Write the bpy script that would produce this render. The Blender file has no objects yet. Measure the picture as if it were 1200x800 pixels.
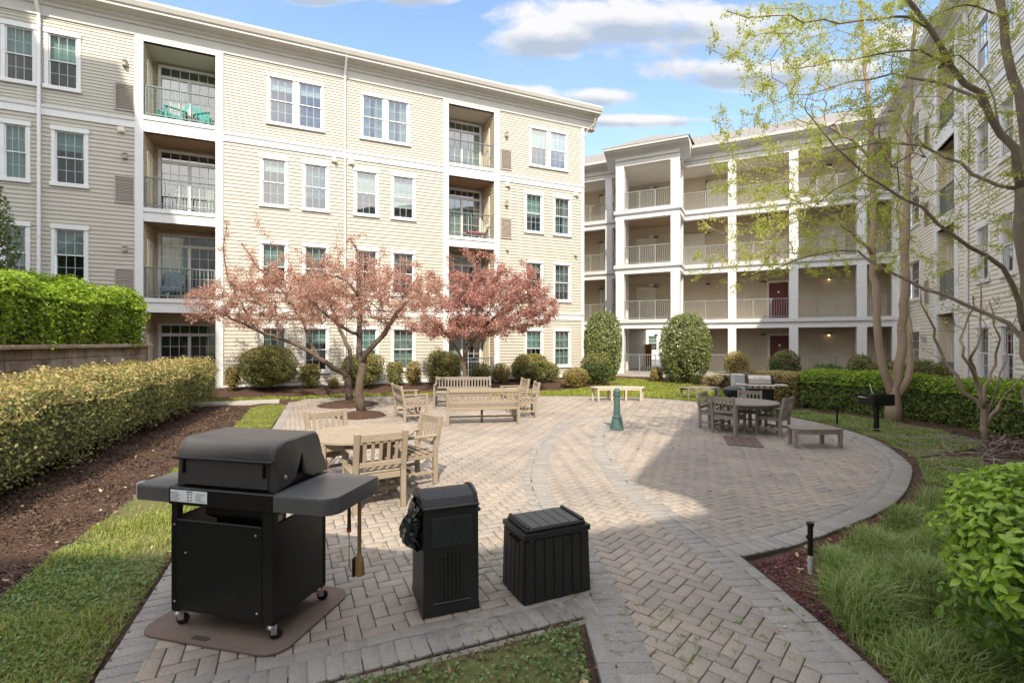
import bpy, math, random
import numpy as np
from mathutils import Vector, Matrix
R = math.radians
rng = np.random.default_rng(7); random.seed(7)
S = bpy.context.scene; COL = S.collection

# ------------------------------------------------------------------ camera, sky, sun, exposure
cam = bpy.data.cameras.new('camera'); camo = bpy.data.objects.new('camera', cam); COL.objects.link(camo)
CAMZ, F = 1.9, 580.0
camo.location = (0, 0, CAMZ); camo.rotation_euler = (R(90), 0, 0)
cam.sensor_width = 36; cam.lens = F/1200*36; cam.clip_start = 0.05; cam.clip_end = 3000
S.camera = camo
SUN_H = Vector((0.075, -0.9972)); SUN_EL = 44.5
w = bpy.data.worlds.new('World'); S.world = w; w.use_nodes = True
def world():
    nt = w.node_tree; nt.nodes.clear(); N = nt.nodes.new; L = nt.links.new
    out = N('ShaderNodeOutputWorld'); bg = N('ShaderNodeBackground'); bg.inputs[1].default_value = 0.15
    sky = N('ShaderNodeTexSky'); sky.sky_type = 'NISHITA'; sky.sun_disc = False
    sky.sun_elevation = R(SUN_EL); sky.sun_rotation = math.atan2(SUN_H.x, SUN_H.y)
    sky.air_density = 1.0; sky.dust_density = 0.7; sky.ozone_density = 1.2
    tc = N('ShaderNodeTexCoord'); sep = N('ShaderNodeSeparateXYZ'); L(tc.outputs['Generated'], sep.inputs[0])
    def M(op, a, b=None, c=None, clamp=False):
        m = N('ShaderNodeMath'); m.operation = op; m.use_clamp = clamp
        for i, v in enumerate((a, b, c)):
            if v is None: continue
            if isinstance(v, (int, float)): m.inputs[i].default_value = v
            else: L(v, m.inputs[i])
        return m.outputs[0]
    yy = M('MAXIMUM', sep.outputs[1], 0.05)
    u = M('DIVIDE', sep.outputs[0], yy); v = M('DIVIDE', sep.outputs[2], yy)
    def noise(su, sv, off, detail, rough, dist=0.0):
        cb = N('ShaderNodeCombineXYZ'); L(M('MULTIPLY', u, su), cb.inputs[0]); L(M('MULTIPLY', v, sv), cb.inputs[1]); cb.inputs[2].default_value = off
        n = N('ShaderNodeTexNoise'); n.inputs['Scale'].default_value = 1; n.inputs['Detail'].default_value = detail
        n.inputs['Roughness'].default_value = rough; n.inputs['Distortion'].default_value = dist; L(cb.outputs[0], n.inputs['Vector']); return n.outputs[0]
    n1 = noise(7, 13, 3.1, 9, 0.58, 0.25); n2 = noise(2.2, 6.0, 9.4, 5, 0.5); n3 = noise(10, 20, 5.3, 6, 0.55)
    # the day's cumulus: heaps at their own bearings (u = x/y, v = height/distance)
    heaps = [(0.12,.640,.19,.062),(.30,.655,.20,.055),(.42,.620,.20,.062),(.05,.605,.12,.05),(.46,.545,.20,.040),(.62,.545,.20,.040),
             (.02,.492,.10,.028),(.16,.492,.10,.022),(-.20,.70,.10,.03),(-.38,.70,.12,.025),(.20,.445,.25,.015),(.85,.60,.2,.05),(.95,.47,.2,.04)]
    fld = None; top = None
    for (cu, cv, ru, rv) in heaps:
        du = M('DIVIDE', M('SUBTRACT', u, cu), ru); dv = M('DIVIDE', M('SUBTRACT', v, cv), rv)
        d2 = M('ADD', M('MULTIPLY', du, du), M('MULTIPLY', dv, dv))
        e = M('SUBTRACT', 1.0, d2)
        e = M('MAXIMUM', e, -1.5)
        sh = M('ADD', M('MULTIPLY', M('MULTIPLY', dv, M('MAXIMUM', e, 0.0)), 1.0), 0.0)
        fld = e if fld is None else M('MAXIMUM', fld, e)
        top = sh if top is None else M('ADD', top, sh)
    dens = M('ADD', M('MULTIPLY', fld, 0.75), M('MULTIPLY', M('SUBTRACT', n1, 0.5), 2.4))
    mask = M('MULTIPLY', M('SUBTRACT', dens, 0.02), 2.2, clamp=True)
    mask = M('MULTIPLY', mask, M('GREATER_THAN', sep.outputs[1], 0.06))
    wisp = M('MULTIPLY', M('SUBTRACT', n2, 0.50), 1.5, clamp=True)
    mask = M('MAXIMUM', mask, M('MULTIPLY', wisp, 0.55))
    mask = M('MULTIPLY', mask, M('MULTIPLY', M('SUBTRACT', v, 0.0), 6.0, clamp=True))
    # unseen bright cloud overhead and behind, added as neutral fill light
    nb = N('ShaderNodeTexNoise'); nb.inputs['Scale'].default_value = 2.6; nb.inputs['Detail'].default_value = 7; nb.inputs['Roughness'].default_value = .55; L(tc.outputs['Generated'], nb.inputs['Vector'])
    rest = M('MAXIMUM', M('MULTIPLY', M('SUBTRACT', 0.1, sep.outputs[1]), 8.0, clamp=True), M('MULTIPLY', M('SUBTRACT', v, 1.0), 3.0, clamp=True))
    rest = M('MULTIPLY', M('MULTIPLY', M('SUBTRACT', nb.outputs[0], 0.40), 7.0, clamp=True), rest)
    lum = M('ADD', M('MULTIPLY', top, 1.5), M('MULTIPLY', M('SUBTRACT', n3, 0.5), 1.5))
    lum = M('ADD', lum, 0.55, clamp=True)
    ramp = N('ShaderNodeValToRGB'); L(lum, ramp.inputs[0])
    ramp.color_ramp.elements[0].color = (1.45, 1.7, 2.1, 1); ramp.color_ramp.elements[1].color = (2.75, 2.75, 2.8, 1)
    ramp.color_ramp.elements[1].position = 0.85
    mix = N('ShaderNodeMix'); mix.data_type = 'RGBA'
    L(mask, mix.inputs[0]); L(sky.outputs[0], mix.inputs[6]); L(ramp.outputs[0], mix.inputs[7])
    mix2 = N('ShaderNodeMix'); mix2.data_type = 'RGBA'; L(rest, mix2.inputs[0]); L(mix.outputs[2], mix2.inputs[6]); mix2.inputs[7].default_value = (8.6, 8.4, 8.2, 1); mix = mix2
    L(mix.outputs[2], bg.inputs[0]); L(bg.outputs[0], out.inputs[0])
world()
sun = bpy.data.lights.new('sun', 'SUN'); suno = bpy.data.objects.new('sun', sun); COL.objects.link(suno)
sun.energy = 2.95; sun.angle = R(0.5); sun.color = (1.0, 0.885, 0.72)
_c = math.cos(R(SUN_EL)); SUN = Vector((SUN_H.x*_c, SUN_H.y*_c, math.sin(R(SUN_EL)))).normalized()
suno.rotation_euler = SUN.to_track_quat('Z', 'Y').to_euler(); suno.location = (0, -20, 40)
S.view_settings.view_transform = 'Standard'; S.view_settings.look = 'None'; S.view_settings.exposure = 1.24; S.view_settings.gamma = 1
S.view_settings.use_curve_mapping = False
S.render.engine = 'CYCLES'
S.cycles.max_bounces = 7; S.cycles.diffuse_bounces = 4; S.cycles.glossy_bounces = 3; S.cycles.transparent_max_bounces = 12; S.cycles.transmission_bounces = 4
S.cycles.use_denoising = True; S.cycles.use_adaptive_sampling = True; S.cycles.adaptive_threshold = 0.015
S.cycles.caustics_reflective = False; S.cycles.caustics_refractive = False; S.cycles.sample_clamp_indirect = 6

# ------------------------------------------------------------------ measuring helpers
def G(px, py, z=0.0):
    """ground point seen at photo pixel (1200x800), for a plane of height z"""
    Y = F*(CAMZ-z)/(py-400.0); return ((px-600)/F*Y, Y)
class Frame:
    """a facade: x runs leftwards along it as seen from outside, y outwards, z up"""
    def __init__(s, ox, oy, dx, dy):
        n = math.hypot(dx, dy); s.o = (ox, oy); s.d = (dx/n, dy/n); s.n = (-dy/n, dx/n); s.rot = math.atan2(dy, dx)
    def along(s, px, y=0.0):
        a = (px-600)/F; ox, oy = s.o[0]+s.n[0]*y, s.o[1]+s.n[1]*y
        return (a*oy-ox)/(s.d[0]-a*s.d[1])
    def depth(s, x, y=0.0): return s.o[1]+s.d[1]*x+s.n[1]*y
    def z(s, py, x, y=0.0): return CAMZ+(400-py)*s.depth(x, y)/F
    def world(s, x, y): return (s.o[0]+s.d[0]*x+s.n[0]*y, s.o[1]+s.d[1]*x+s.n[1]*y)
LF = Frame(3.45, 23.8, -.912, -.410)
BF = Frame(18.4, 23.55, -.894, .448)
RL = 33.4
RF = Frame(18.4-.448*RL, 23.55-.894*RL, .448, .894)

# ------------------------------------------------------------------ object helpers
def tag(o, label=None, cat=None, group=None, kind=None):
    if label: o['label'] = label
    if cat: o['category'] = cat
    if group: o['group'] = group
    if kind: o['kind'] = kind
    return o
def thing(name, label, cat, loc=(0, 0, 0), rz=0.0, group=None):
    o = bpy.data.objects.new(name, None); COL.objects.link(o); o.location = loc; o.rotation_euler = (0, 0, rz)
    o.empty_display_size = 0.1
    return tag(o, label, cat, group)
def kids(o): return KIDS.get(o.name, [])
KIDS = {}
def link(o, parent=None):
    COL.objects.link(o)
    if parent: o.parent = parent; KIDS.setdefault(parent.name, []).append(o)
    return o
def copy_tree(o, parent=None):
    c = o.copy(); link(c, parent)
    for ch in list(kids(o)): copy_tree(ch, c)
    return c
class MB:
    def __init__(s): s.v = []; s.f = []
    def add(s, vs, fs):
        n = len(s.v); s.v += [tuple(q) for q in vs]; s.f += [tuple(i+n for i in q) for q in fs]; return s
    def box(s, x0, x1, y0, y1, z0, z1, M=None):
        vs = [Vector((x, y, z)) for z in (z0, z1) for y in (y0, y1) for x in (x0, x1)]
        if M is not None: vs = [M @ q for q in vs]
        return s.add(vs, [(0,2,3,1),(4,5,7,6),(0,1,5,4),(2,6,7,3),(0,4,6,2),(1,3,7,5)])
    def bbox(s, x0, x1, y0, y1, z0, z1, b=0.006, M=None):
        """box with chamfered edges"""
        b = min(b, (x1-x0)/2.2, (y1-y0)/2.2, (z1-z0)/2.2)
        lv = [(z0, b), (z0+b, 0), (z1-b, 0), (z1, b)]; vs = []
        for z, i in lv:
            k = b-i if False else 0
            xa, xb, ya, yb = x0+i, x1-i, y0+i, y1-i
            c = b*0.9
            vs += [Vector(q) for q in ((xa+c,ya,z),(xb-c,ya,z),(xb,ya+c,z),(xb,yb-c,z),(xb-c,yb,z),(xa+c,yb,z),(xa,yb-c,z),(xa,ya+c,z))]
        if M is not None: vs = [M @ q for q in vs]
        fs = [tuple(range(7,-1,-1)), tuple(range(24,32))]
        for l in range(3):
            for i in range(8):
                j = (i+1) % 8; fs.append((l*8+i, l*8+j, l*8+8+j, l*8+8+i))
        return s.add(vs, fs)
    def beam(s, p, q, wd, ht, up=(0,0,1), b=0.004):
        """a bar from p to q with a wd x ht section"""
        p, q = Vector(p), Vector(q); d = (q-p); l = d.length; d.normalize(); u = Vector(up)
        if abs(d.dot(u)) > .99: u = Vector((0,1,0))
        sd = d.cross(u).normalized(); u = sd.cross(d).normalized()
        M = Matrix(((d.x,sd.x,u.x,p.x),(d.y,sd.y,u.y,p.y),(d.z,sd.z,u.z,p.z),(0,0,0,1)))
        return s.bbox(0, l, -wd/2, wd/2, -ht/2, ht/2, b, M)
    def tube(s, pts, rad, n=8, cap=True):
        pts = [Vector(p) for p in pts]
        if not hasattr(rad, '__len__'): rad = [rad]*len(pts)
        base = len(s.v); u = None
        for i, p in enumerate(pts):
            d = (pts[min(i+1, len(pts)-1)]-pts[max(i-1, 0)])
            if d.length < 1e-9: d = Vector((0,0,1))
            d.normalize()
            if u is None:
                u = d.orthogonal().normalized()
            else:
                u = (u-d*u.dot(d))
                u = u.normalized() if u.length > 1e-6 else d.orthogonal().normalized()
            w_ = d.cross(u)
            for k in range(n):
                a = 2*math.pi*k/n; s.v.append(tuple(p+(u*math.cos(a)+w_*math.sin(a))*rad[i]))
        for i in range(len(pts)-1):
            for k in range(n):
                j = (k+1) % n; s.f.append((base+i*n+k, base+i*n+j, base+i*n+n+j, base+i*n+n+k))
        if cap:
            s.f.append(tuple(base+k for k in range(n-1,-1,-1))); e = base+(len(pts)-1)*n; s.f.append(tuple(e+k for k in range(n)))
        return s
    def lathe(s, prof, n=20, c=(0,0,0), flat_ends=True):
        base = len(s.v)
        for r, z in prof:
            for k in range(n):
                a = 2*math.pi*k/n; s.v.append((c[0]+r*math.cos(a), c[1]+r*math.sin(a), c[2]+z))
        for i in range(len(prof)-1):
            for k in range(n):
                j = (k+1) % n; s.f.append((base+i*n+k, base+i*n+j, base+i*n+n+j, base+i*n+n+k))
        if flat_ends:
            s.f.append(tuple(base+k for k in range(n-1,-1,-1))); e = base+(len(prof)-1)*n; s.f.append(tuple(e+k for k in range(n)))
        return s
    def prism(s, poly, z0, z1, M=None):
        n = len(poly); vs = [Vector((x, y, z0)) for x, y in poly]+[Vector((x, y, z1)) for x, y in poly]
        if M is not None: vs = [M @ q for q in vs]
        return s.add(vs, [tuple(range(n-1,-1,-1)), tuple(range(n, 2*n))]+[(i, (i+1) % n, n+(i+1) % n, n+i) for i in range(n)])
    def build(s, name, mat, parent=None, smooth=False, loc=None):
        me = bpy.data.meshes.new(name); me.from_pydata(s.v, [], s.f); me.update()
        return mesh_obj(me, name, mat, parent, smooth, loc)
def mesh_obj(me, name, mat, parent=None, smooth=False, loc=None):
    if mat is not None and not len(me.materials): me.materials.append(mat)
    if smooth: me.polygons.foreach_set('use_smooth', np.ones(len(me.polygons), bool))
    o = bpy.data.objects.new(name, me)
    if loc is not None: o.location = loc
    return link(o, parent)
def np_mesh(name, V, Q, mat, parent=None, smooth=False):
    """mesh from numpy verts (n,3) and faces (m,k)"""
    me = bpy.data.meshes.new(name); V = np.asarray(V, np.float32); Q = np.asarray(Q, np.int32); k = Q.shape[1]
    me.vertices.add(len(V)); me.vertices.foreach_set('co', V.ravel())
    me.loops.add(Q.size); me.loops.foreach_set('vertex_index', Q.ravel())
    me.polygons.add(len(Q)); me.polygons.foreach_set('loop_start', np.arange(0, Q.size, k, dtype=np.int32))
    try: me.polygons.foreach_set('loop_total', np.full(len(Q), k, np.int32))
    except Exception: pass
    me.update(calc_edges=True); me.validate()
    return mesh_obj(me, name, mat, parent, smooth)

# ------------------------------------------------------------------ materials
MATS = {}
def mat(name, col, rough=0.6, spec=0.4, metal=0.0, noise=None, bump=None, coat=0.0):
    """principled; noise=(scale, amount, second colour), bump=(scale, strength)"""
    if name in MATS: return MATS[name]
    m = bpy.data.materials.new(name); m.use_nodes = True; nt = m.node_tree; b = nt.nodes['Principled BSDF']
    N = nt.nodes.new; L = nt.links.new
    b.inputs['Base Color'].default_value = (*col, 1); b.inputs['Roughness'].default_value = rough; b.inputs['Metallic'].default_value = metal
    b.inputs['Specular IOR Level'].default_value = spec; b.inputs['Coat Weight'].default_value = coat
    tc = N('ShaderNodeTexCoord')
    if noise:
        n = N('ShaderNodeTexNoise'); n.inputs['Scale'].default_value = noise[0]; n.inputs['Detail'].default_value = 6; n.inputs['Roughness'].default_value = .65
        mp = N('ShaderNodeMapping'); mp.inputs['Scale'].default_value = noise[3] if len(noise) > 3 else (1, 1, 1); L(tc.outputs['Object'], mp.inputs[0]); L(mp.outputs[0], n.inputs['Vector'])
        rp = N('ShaderNodeValToRGB'); L(n.outputs[0], rp.inputs[0]); rp.color_ramp.elements[0].position = .5-noise[1]/2; rp.color_ramp.elements[1].position = .5+noise[1]/2
        rp.color_ramp.elements[0].color = (*col, 1); rp.color_ramp.elements[1].color = (*noise[2], 1); L(rp.outputs[0], b.inputs['Base Color'])
    if bump:
        n = N('ShaderNodeTexNoise'); n.inputs['Scale'].default_value = bump[0]; n.inputs['Detail'].default_value = 5; L(tc.outputs['Object'], n.inputs['Vector'])
        bp = N('ShaderNodeBump'); bp.inputs['Strength'].default_value = bump[1]; bp.inputs['Distance'].default_value = .01
        L(n.outputs[0], bp.inputs['Height']); L(bp.outputs[0], b.inputs['Normal'])
    MATS[name] = m; return m
def island_mat(name, cols, rough=.6, translucent=0.0, spec=.3, noise=None, bump=None, patch=None):
    """each leaf / brick / blade gets its own tint from cols; patch=(scale, colour, amount) adds slow colour drift"""
    m = bpy.data.materials.new(name); m.use_nodes = True; nt = m.node_tree; b = nt.nodes['Principled BSDF']; N = nt.nodes.new; L = nt.links.new
    g = N('ShaderNodeNewGeometry'); rp = N('ShaderNodeValToRGB'); L(g.outputs['Random Per Island'], rp.inputs[0])
    cr = rp.color_ramp
    while len(cr.elements) < len(cols): cr.elements.new(.5)
    for i, c in enumerate(cols): cr.elements[i].position = i/max(1, len(cols)-1); cr.elements[i].color = (*c, 1)
    col = rp.outputs[0]; tc = N('ShaderNodeTexCoord')
    if noise:
        n = N('ShaderNodeTexNoise'); n.inputs['Scale'].default_value = noise[0]; n.inputs['Detail'].default_value = 6; n.inputs['Roughness'].default_value = .7
        L(tc.outputs['Object'], n.inputs['Vector'])
        mr = N('ShaderNodeMapRange'); mr.inputs[1].default_value = .3; mr.inputs[2].default_value = .7; mr.inputs[3].default_value = 1-noise[1]; mr.inputs[4].default_value = 1+noise[1]; L(n.outputs[0], mr.inputs[0])
        mx = N('ShaderNodeMix'); mx.data_type = 'RGBA'; mx.blend_type = 'MULTIPLY'; mx.inputs[0].default_value = 1
        cb = N('ShaderNodeCombineXYZ')
        for i in range(3): L(mr.outputs[0], cb.inputs[i])
        L(col, mx.inputs[6]); L(cb.outputs[0], mx.inputs[7]); col = mx.outputs[2]
    if patch:
        n = N('ShaderNodeTexNoise'); n.inputs['Scale'].default_value = patch[0]; n.inputs['Detail'].default_value = 4; L(tc.outputs['Object'], n.inputs['Vector'])
        mr = N('ShaderNodeMapRange'); mr.inputs[1].default_value = .42; mr.inputs[2].default_value = .66; mr.inputs[3].default_value = 0; mr.inputs[4].default_value = patch[2]; L(n.outputs[0], mr.inputs[0])
        mx = N('ShaderNodeMix'); mx.data_type = 'RGBA'; L(mr.outputs[0], mx.inputs[0]); L(col, mx.inputs[6]); mx.inputs[7].default_value = (*patch[1], 1); col = mx.outputs[2]
    L(col, b.inputs['Base Color']); b.inputs['Roughness'].default_value = rough; b.inputs['Specular IOR Level'].default_value = spec
    if bump:
        n = N('ShaderNodeTexNoise'); n.inputs['Scale'].default_value = bump[0]; n.inputs['Detail'].default_value = 5; L(tc.outputs['Object'], n.inputs['Vector'])
        bp = N('ShaderNodeBump'); bp.inputs['Strength'].default_value = bump[1]; bp.inputs['Distance'].default_value = .005
        L(n.outputs[0], bp.inputs['Height']); L(bp.outputs[0], b.inputs['Normal'])
    if translucent:
        t = N('ShaderNodeBsdfTranslucent'); L(col, t.inputs[0]); ms = N('ShaderNodeMixShader'); ms.inputs[0].default_value = translucent
        L(b.outputs[0], ms.inputs[1]); L(t.outputs[0], ms.inputs[2]); L(ms.outputs[0], nt.nodes['Material Output'].inputs[0])
    return m
def glass_mat(name, tint=(.70, .82, .82), base=.16):
    m = bpy.data.materials.new(name); m.use_nodes = True; nt = m.node_tree; N = nt.nodes.new; L = nt.links.new; nt.nodes.remove(nt.nodes['Principled BSDF'])
    tr = N('ShaderNodeBsdfTransparent'); tr.inputs[0].default_value = (*tint, 1); gl = N('ShaderNodeBsdfGlossy'); gl.inputs['Roughness'].default_value = .015
    tc = N('ShaderNodeTexCoord'); n = N('ShaderNodeTexNoise'); n.inputs['Scale'].default_value = 1.3; L(tc.outputs['Object'], n.inputs['Vector'])
    bp = N('ShaderNodeBump'); bp.inputs['Strength'].default_value = .04; bp.inputs['Distance'].default_value = .05; L(n.outputs[0], bp.inputs['Height']); L(bp.outputs[0], gl.inputs['Normal'])
    fr = N('ShaderNodeFresnel'); fr.inputs[0].default_value = 1.6
    ad = N('ShaderNodeMath'); ad.use_clamp = True; ad.inputs[1].default_value = base; L(fr.outputs[0], ad.inputs[0])
    mx = N('ShaderNodeMixShader'); L(ad.outputs[0], mx.inputs[0]); L(tr.outputs[0], mx.inputs[1]); L(gl.outputs[0], mx.inputs[2]); L(mx.outputs[0], nt.nodes['Material Output'].inputs[0])
    return m
WHITE = mat('white_trim', (.68, .68, .68), .45, noise=(3, .5, (.61, .61, .61)))
SIDING = mat('cream_siding', (.465, .435, .368), .6, noise=(2.2, .6, (.41, .382, .33), (1, 1, .16)))
SHINGLE_S = mat('upper_siding', (.45, .425, .365), .6, noise=(2.2, .6, (.395, .373, .325), (1, 1, .16)))
SIDING_TAN = mat('tan_siding', (.60, .51, .375), .6, noise=(1.5, .8, (.55, .465, .34)))
CREAM = mat('cream_trim', (.66, .60, .48), .5)
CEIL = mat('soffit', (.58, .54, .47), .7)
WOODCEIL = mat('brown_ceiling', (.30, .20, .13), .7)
RAILM = mat('rail_metal', (.14, .175, .17), .45, metal=.1)
RAILG = mat('gallery_rail_metal', (.24, .25, .245), .45, metal=.1)
MUNTIN = mat('muntin', (.36, .41, .41), .5)
CORNM = mat('cornice_paint', (.53, .51, .47), .5, noise=(2, .6, (.48, .46, .425)))
GREYV = mat('vent_grey', (.36, .32, .28), .6)
DARK = mat('painted_room_shade', (.022, .024, .026), .8)  # near-black colour stands in for the shade of unlit rooms
GLASS = glass_mat('window_glass')
BLIND = mat('blind', (.27, .40, .355), .7, noise=(2, .6, (.22, .33, .30)))
BLIND_W = mat('white_blind', (.40, .43, .40), .7, noise=(2, .6, (.32, .35, .33)))
BLIND_G = mat('grey_blind', (.13, .16, .155), .7, noise=(2, .6, (.09, .12, .12)))
CURTAIN = mat('curtain', (.31, .36, .32), .8, noise=(3, .6, (.20, .25, .22)))
ROOFM = mat('roof_shingle', (.15, .142, .136), .9, noise=(9, .8, (.21, .20, .19)), bump=(30, .5))
BLACK_M = mat('black_metal', (.006, .006, .0065), .34, spec=.35, noise=(12, .6, (.011, .011, .011)))
REDDOOR = mat('red_door', (.13, .018, .018), .45)
CONC = mat('concrete', (.42, .40, .37), .8, noise=(8, .7, (.33, .31, .29)), bump=(60, .3))
BROWN_F = mat('brown_foundation', (.16, .085, .06), .85)
METAL = mat('steel', (.55, .55, .56), .3, metal=.9)
CHARC = mat('charcoal_metal', (.030, .031, .034), .42, noise=(6, .7, (.062, .056, .052)), bump=(220, .06))
# ------------------------------------------------------------------ ground, paving, lawns
def inpoly(P, poly):
    P = np.asarray(P); x, y = P[:, 0], P[:, 1]; r = np.zeros(len(P), bool); n = len(poly)
    for i in range(n):
        x0, y0 = poly[i]; x1, y1 = poly[(i+1) % n]
        c = ((y0 > y) != (y1 > y)); xx = (x1-x0)*(y-y0)/((y1-y0) if y1 != y0 else 1e-9)+x0
        r ^= c & (x < xx)
    return r
def resample(pts, step, closed=False):
    pts = [np.array(p, float) for p in pts]
    if closed: pts = pts+[pts[0]]
    d = np.r_[0, np.cumsum([np.linalg.norm(b-a) for a, b in zip(pts, pts[1:])])]; n = max(2, int(round(d[-1]/step))+1)
    t = np.linspace(0, d[-1], n); A = np.array(pts); return np.c_[np.interp(t, d, A[:, 0]), np.interp(t, d, A[:, 1])]
def spline(pts, sub=8):
    P = [np.array(p, float) for p in pts]; P = [2*P[0]-P[1]]+P+[2*P[-1]-P[-2]]; o = []
    for i in range(1, len(P)-2):
        for k in range(sub):
            t = k/sub; o.append(.5*((2*P[i])+(-P[i-1]+P[i+1])*t+(2*P[i-1]-5*P[i]+4*P[i+1]-P[i+2])*t*t+(-P[i-1]+3*P[i]-3*P[i+1]+P[i+2])*t**3))
    o.append(P[-2]); return np.array(o)
def offset(C, d):
    C = np.asarray(C); T = np.gradient(C, axis=0); T /= np.linalg.norm(T, axis=1)[:, None]; return C+np.c_[-T[:, 1], T[:, 0]]*d

def ground_mat():
    m = mat('mulch', (.045, .027, .02), .95, spec=.15, noise=(14, .55, (.095, .057, .041)), bump=(70, 1.0)); return m
far = MB(); far.add([(-900,-900,-.09),(900,-900,-.09),(900,900,-.09),(-900,900,-.09)], [(0,1,2,3)])
tag(far.build('ground', mat('earth', (.16, .14, .10), .95, noise=(.05, .8, (.09, .11, .05)))), kind='structure')
# courtyard bed of shredded mulch, gently lumpy
def bed():
    X, Y = np.meshgrid(np.arange(-16, 20.01, .16), np.arange(-4, 30.01, .16)); Z = -.03+.014*np.sin(X*5.1+Y*2)*np.sin(Y*4.3-X)+rng.normal(0, .007, X.shape)
    n0, n1 = X.shape; I = np.arange(n0*n1).reshape(n0, n1)
    return np_mesh('mulch_ground', np.c_[X.ravel(), Y.ravel(), Z.ravel()], np.c_[I[:-1,:-1].ravel(), I[:-1,1:].ravel(), I[1:,1:].ravel(), I[1:,:-1].ravel()], ground_mat(), smooth=True)
tag(bed(), kind='structure')

L_ARC = spline([(.50,-3.0),(.50,1.0),(.49,3.37),(.42,4.3),(.27,5.3),(.165,6.19),(.17,7.16),(.376,8.89),(.72,10.2),(1.1,11.36),(1.9,12.6)])
R_ARC = spline([(2.11,-3.0),(2.11,1.0),(2.10,3.1),(2.03,4.3),(1.90,5.0),(1.80,5.6),(1.70,6.4),(1.66,7.3),(1.80,9.1),(2.08,10.4),(2.30,11.3),(2.7,12.4)])
PLAZA = spline([(2.05,4.38),(2.87,4.75),(4.45,5.78),(5.66,7.0),(6.32,7.93),(7.0,9.5),(7.2,10.8),(7.04,12.4),(6.6,14.2),(5.7,15.7),(4.6,16.6),(2.9,17.1),(1.2,17.25)])
EDGE_L = [(-2.15,2.3),(-2.33,2.755),(-3.0,4.41),(-5.32,11.02),(-7.0,15.5)]
FAR_EDGE = [(1.2,17.25),(-4.4,17.25),(-6.9,16.4)]
NEAR = [(-2.15,2.3),(-1.05,2.77),(.54,3.44)]
PATIO = [(-2.15,2.3),(-1.05,2.77),(.49,3.42),(.5,1),(.5,-3),(2.11,-3),(2.11,3.1),(2.05,4.38)]+[tuple(p) for p in PLAZA[1:]]+[(-4.4,17.25),(-6.9,16.4),(-7.0,15.5),(-5.32,11.02),(-3.0,4.41),(-2.33,2.755)]
li = [p for p in L_ARC if p[1] < 11.3]; ri = [p for p in R_ARC if p[1] < 11.3]
CENTRE = [tuple(p) for p in li]+[tuple(p) for p in ri[::-1]]
base = MB(); base.prism(PATIO, -.12, -.011); tag(base.build('paving_joint_sand', mat('joint_sand', (.07, .06, .05), .95, noise=(6, .6, (.05, .06, .03)))), kind='structure')

def bricks(P, ux, uy, ls, ws, z):
    """pavers: centres P(n,2), unit axes ux,uy (n,2), half sizes; chamfered tops"""
    n = len(P); ch, g = .0032, .0038; z = z+rng.normal(0, .0011, n); tilt = rng.normal(0, .0012, (n, 2))
    V = np.zeros((n, 12, 3))
    for k, (a, b) in enumerate(((-1,-1),(1,-1),(1,1),(-1,1))):
        for t, (ins, dz) in enumerate(((g, -.013), (g, -.003), (g+ch, 0))):
            q = P+ux*(a*(ls-ins))[:, None]+uy*(b*(ws-ins))[:, None]
            V[:, k+4*t, :2] = q; V[:, k+4*t, 2] = z+a*tilt[:, 0]+b*tilt[:, 1]+dz
    fs = np.array([(8,9,10,11)]+[(k+o, (k+1) % 4+o, (k+1) % 4+4+o, k+4+o) for o in (0, 4) for k in range(4)])
    Q = (fs[None]+12*np.arange(n)[:, None, None]).reshape(-1, 4)
    return V.reshape(-1, 3), Q
BL, BW = .204, .102
def herring(poly_test, ang, bounds):
    x0, x1, y0, y1 = bounds; c, s = math.cos(ang), math.sin(ang); k = int(26/BW); cx, cy = (x0+x1)/2, (y0+y1)/2; P = []; U = []
    ii, jj = np.meshgrid(np.arange(-k, k), np.arange(-k//3, k//3)); ii, jj = ii.ravel(), jj.ravel()
    h = np.c_[(ii+4*jj+1)*BW, (ii+.5)*BW]; v = np.c_[(ii+4*jj+.5)*BW, (ii+2)*BW]
    A = np.r_[h, v]; hor = np.r_[np.ones(len(h), bool), np.zeros(len(v), bool)]
    W = np.c_[cx+A[:, 0]*c-A[:, 1]*s, cy+A[:, 0]*s+A[:, 1]*c]
    m = (W[:, 0] > x0) & (W[:, 0] < x1) & (W[:, 1] > y0) & (W[:, 1] < y1); W, hor = W[m], hor[m]
    m = poly_test(W); W, hor = W[m], hor[m]; ux = np.where(hor[:, None], [c, s], [-s, c]); uy = np.c_[-ux[:, 1], ux[:, 0]]
    m = np.ones(len(W), bool)
    for a_ in (-1, 1):
        for b_ in (-1, 1): m &= inpoly(W+ux*(a_*BL*.45)+uy*(b_*BW*.45), PATIO)
    W, ux, uy = W[m], ux[m], uy[m]
    n = len(W); return W, ux, uy, np.full(n, BL/2), np.full(n, BW/2)
GA = math.atan2(.41, .912)
CENTRE_IN = [tuple(p) for p in offset(np.array(li), -.13)]+[tuple(p) for p in offset(np.array(ri), .13)[::-1]]
def zoneA(W): return inpoly(W, PATIO) & ~inpoly(W, CENTRE_IN)
PAVER = island_mat('paver', [(.28,.246,.212),(.32,.276,.232),(.255,.23,.206),(.345,.29,.238),(.292,.248,.21),(.312,.278,.244)], .85, spec=.2, noise=(55, .24), bump=(160, .55), patch=(.9, (.215,.19,.175), .7))
KERB = island_mat('border_paver', [(.25,.235,.22),(.29,.27,.25),(.23,.218,.205),(.27,.25,.232)], .85, spec=.2, noise=(55, .24), bump=(160, .55), patch=(.8, (.2,.19,.18), .5))
a = bricks(*herring(zoneA, GA, (-8, 8, 1.5, 18)), 0.0); o = np_mesh('brick_paving', a[0], a[1], PAVER); tag(o, kind='structure')
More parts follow.
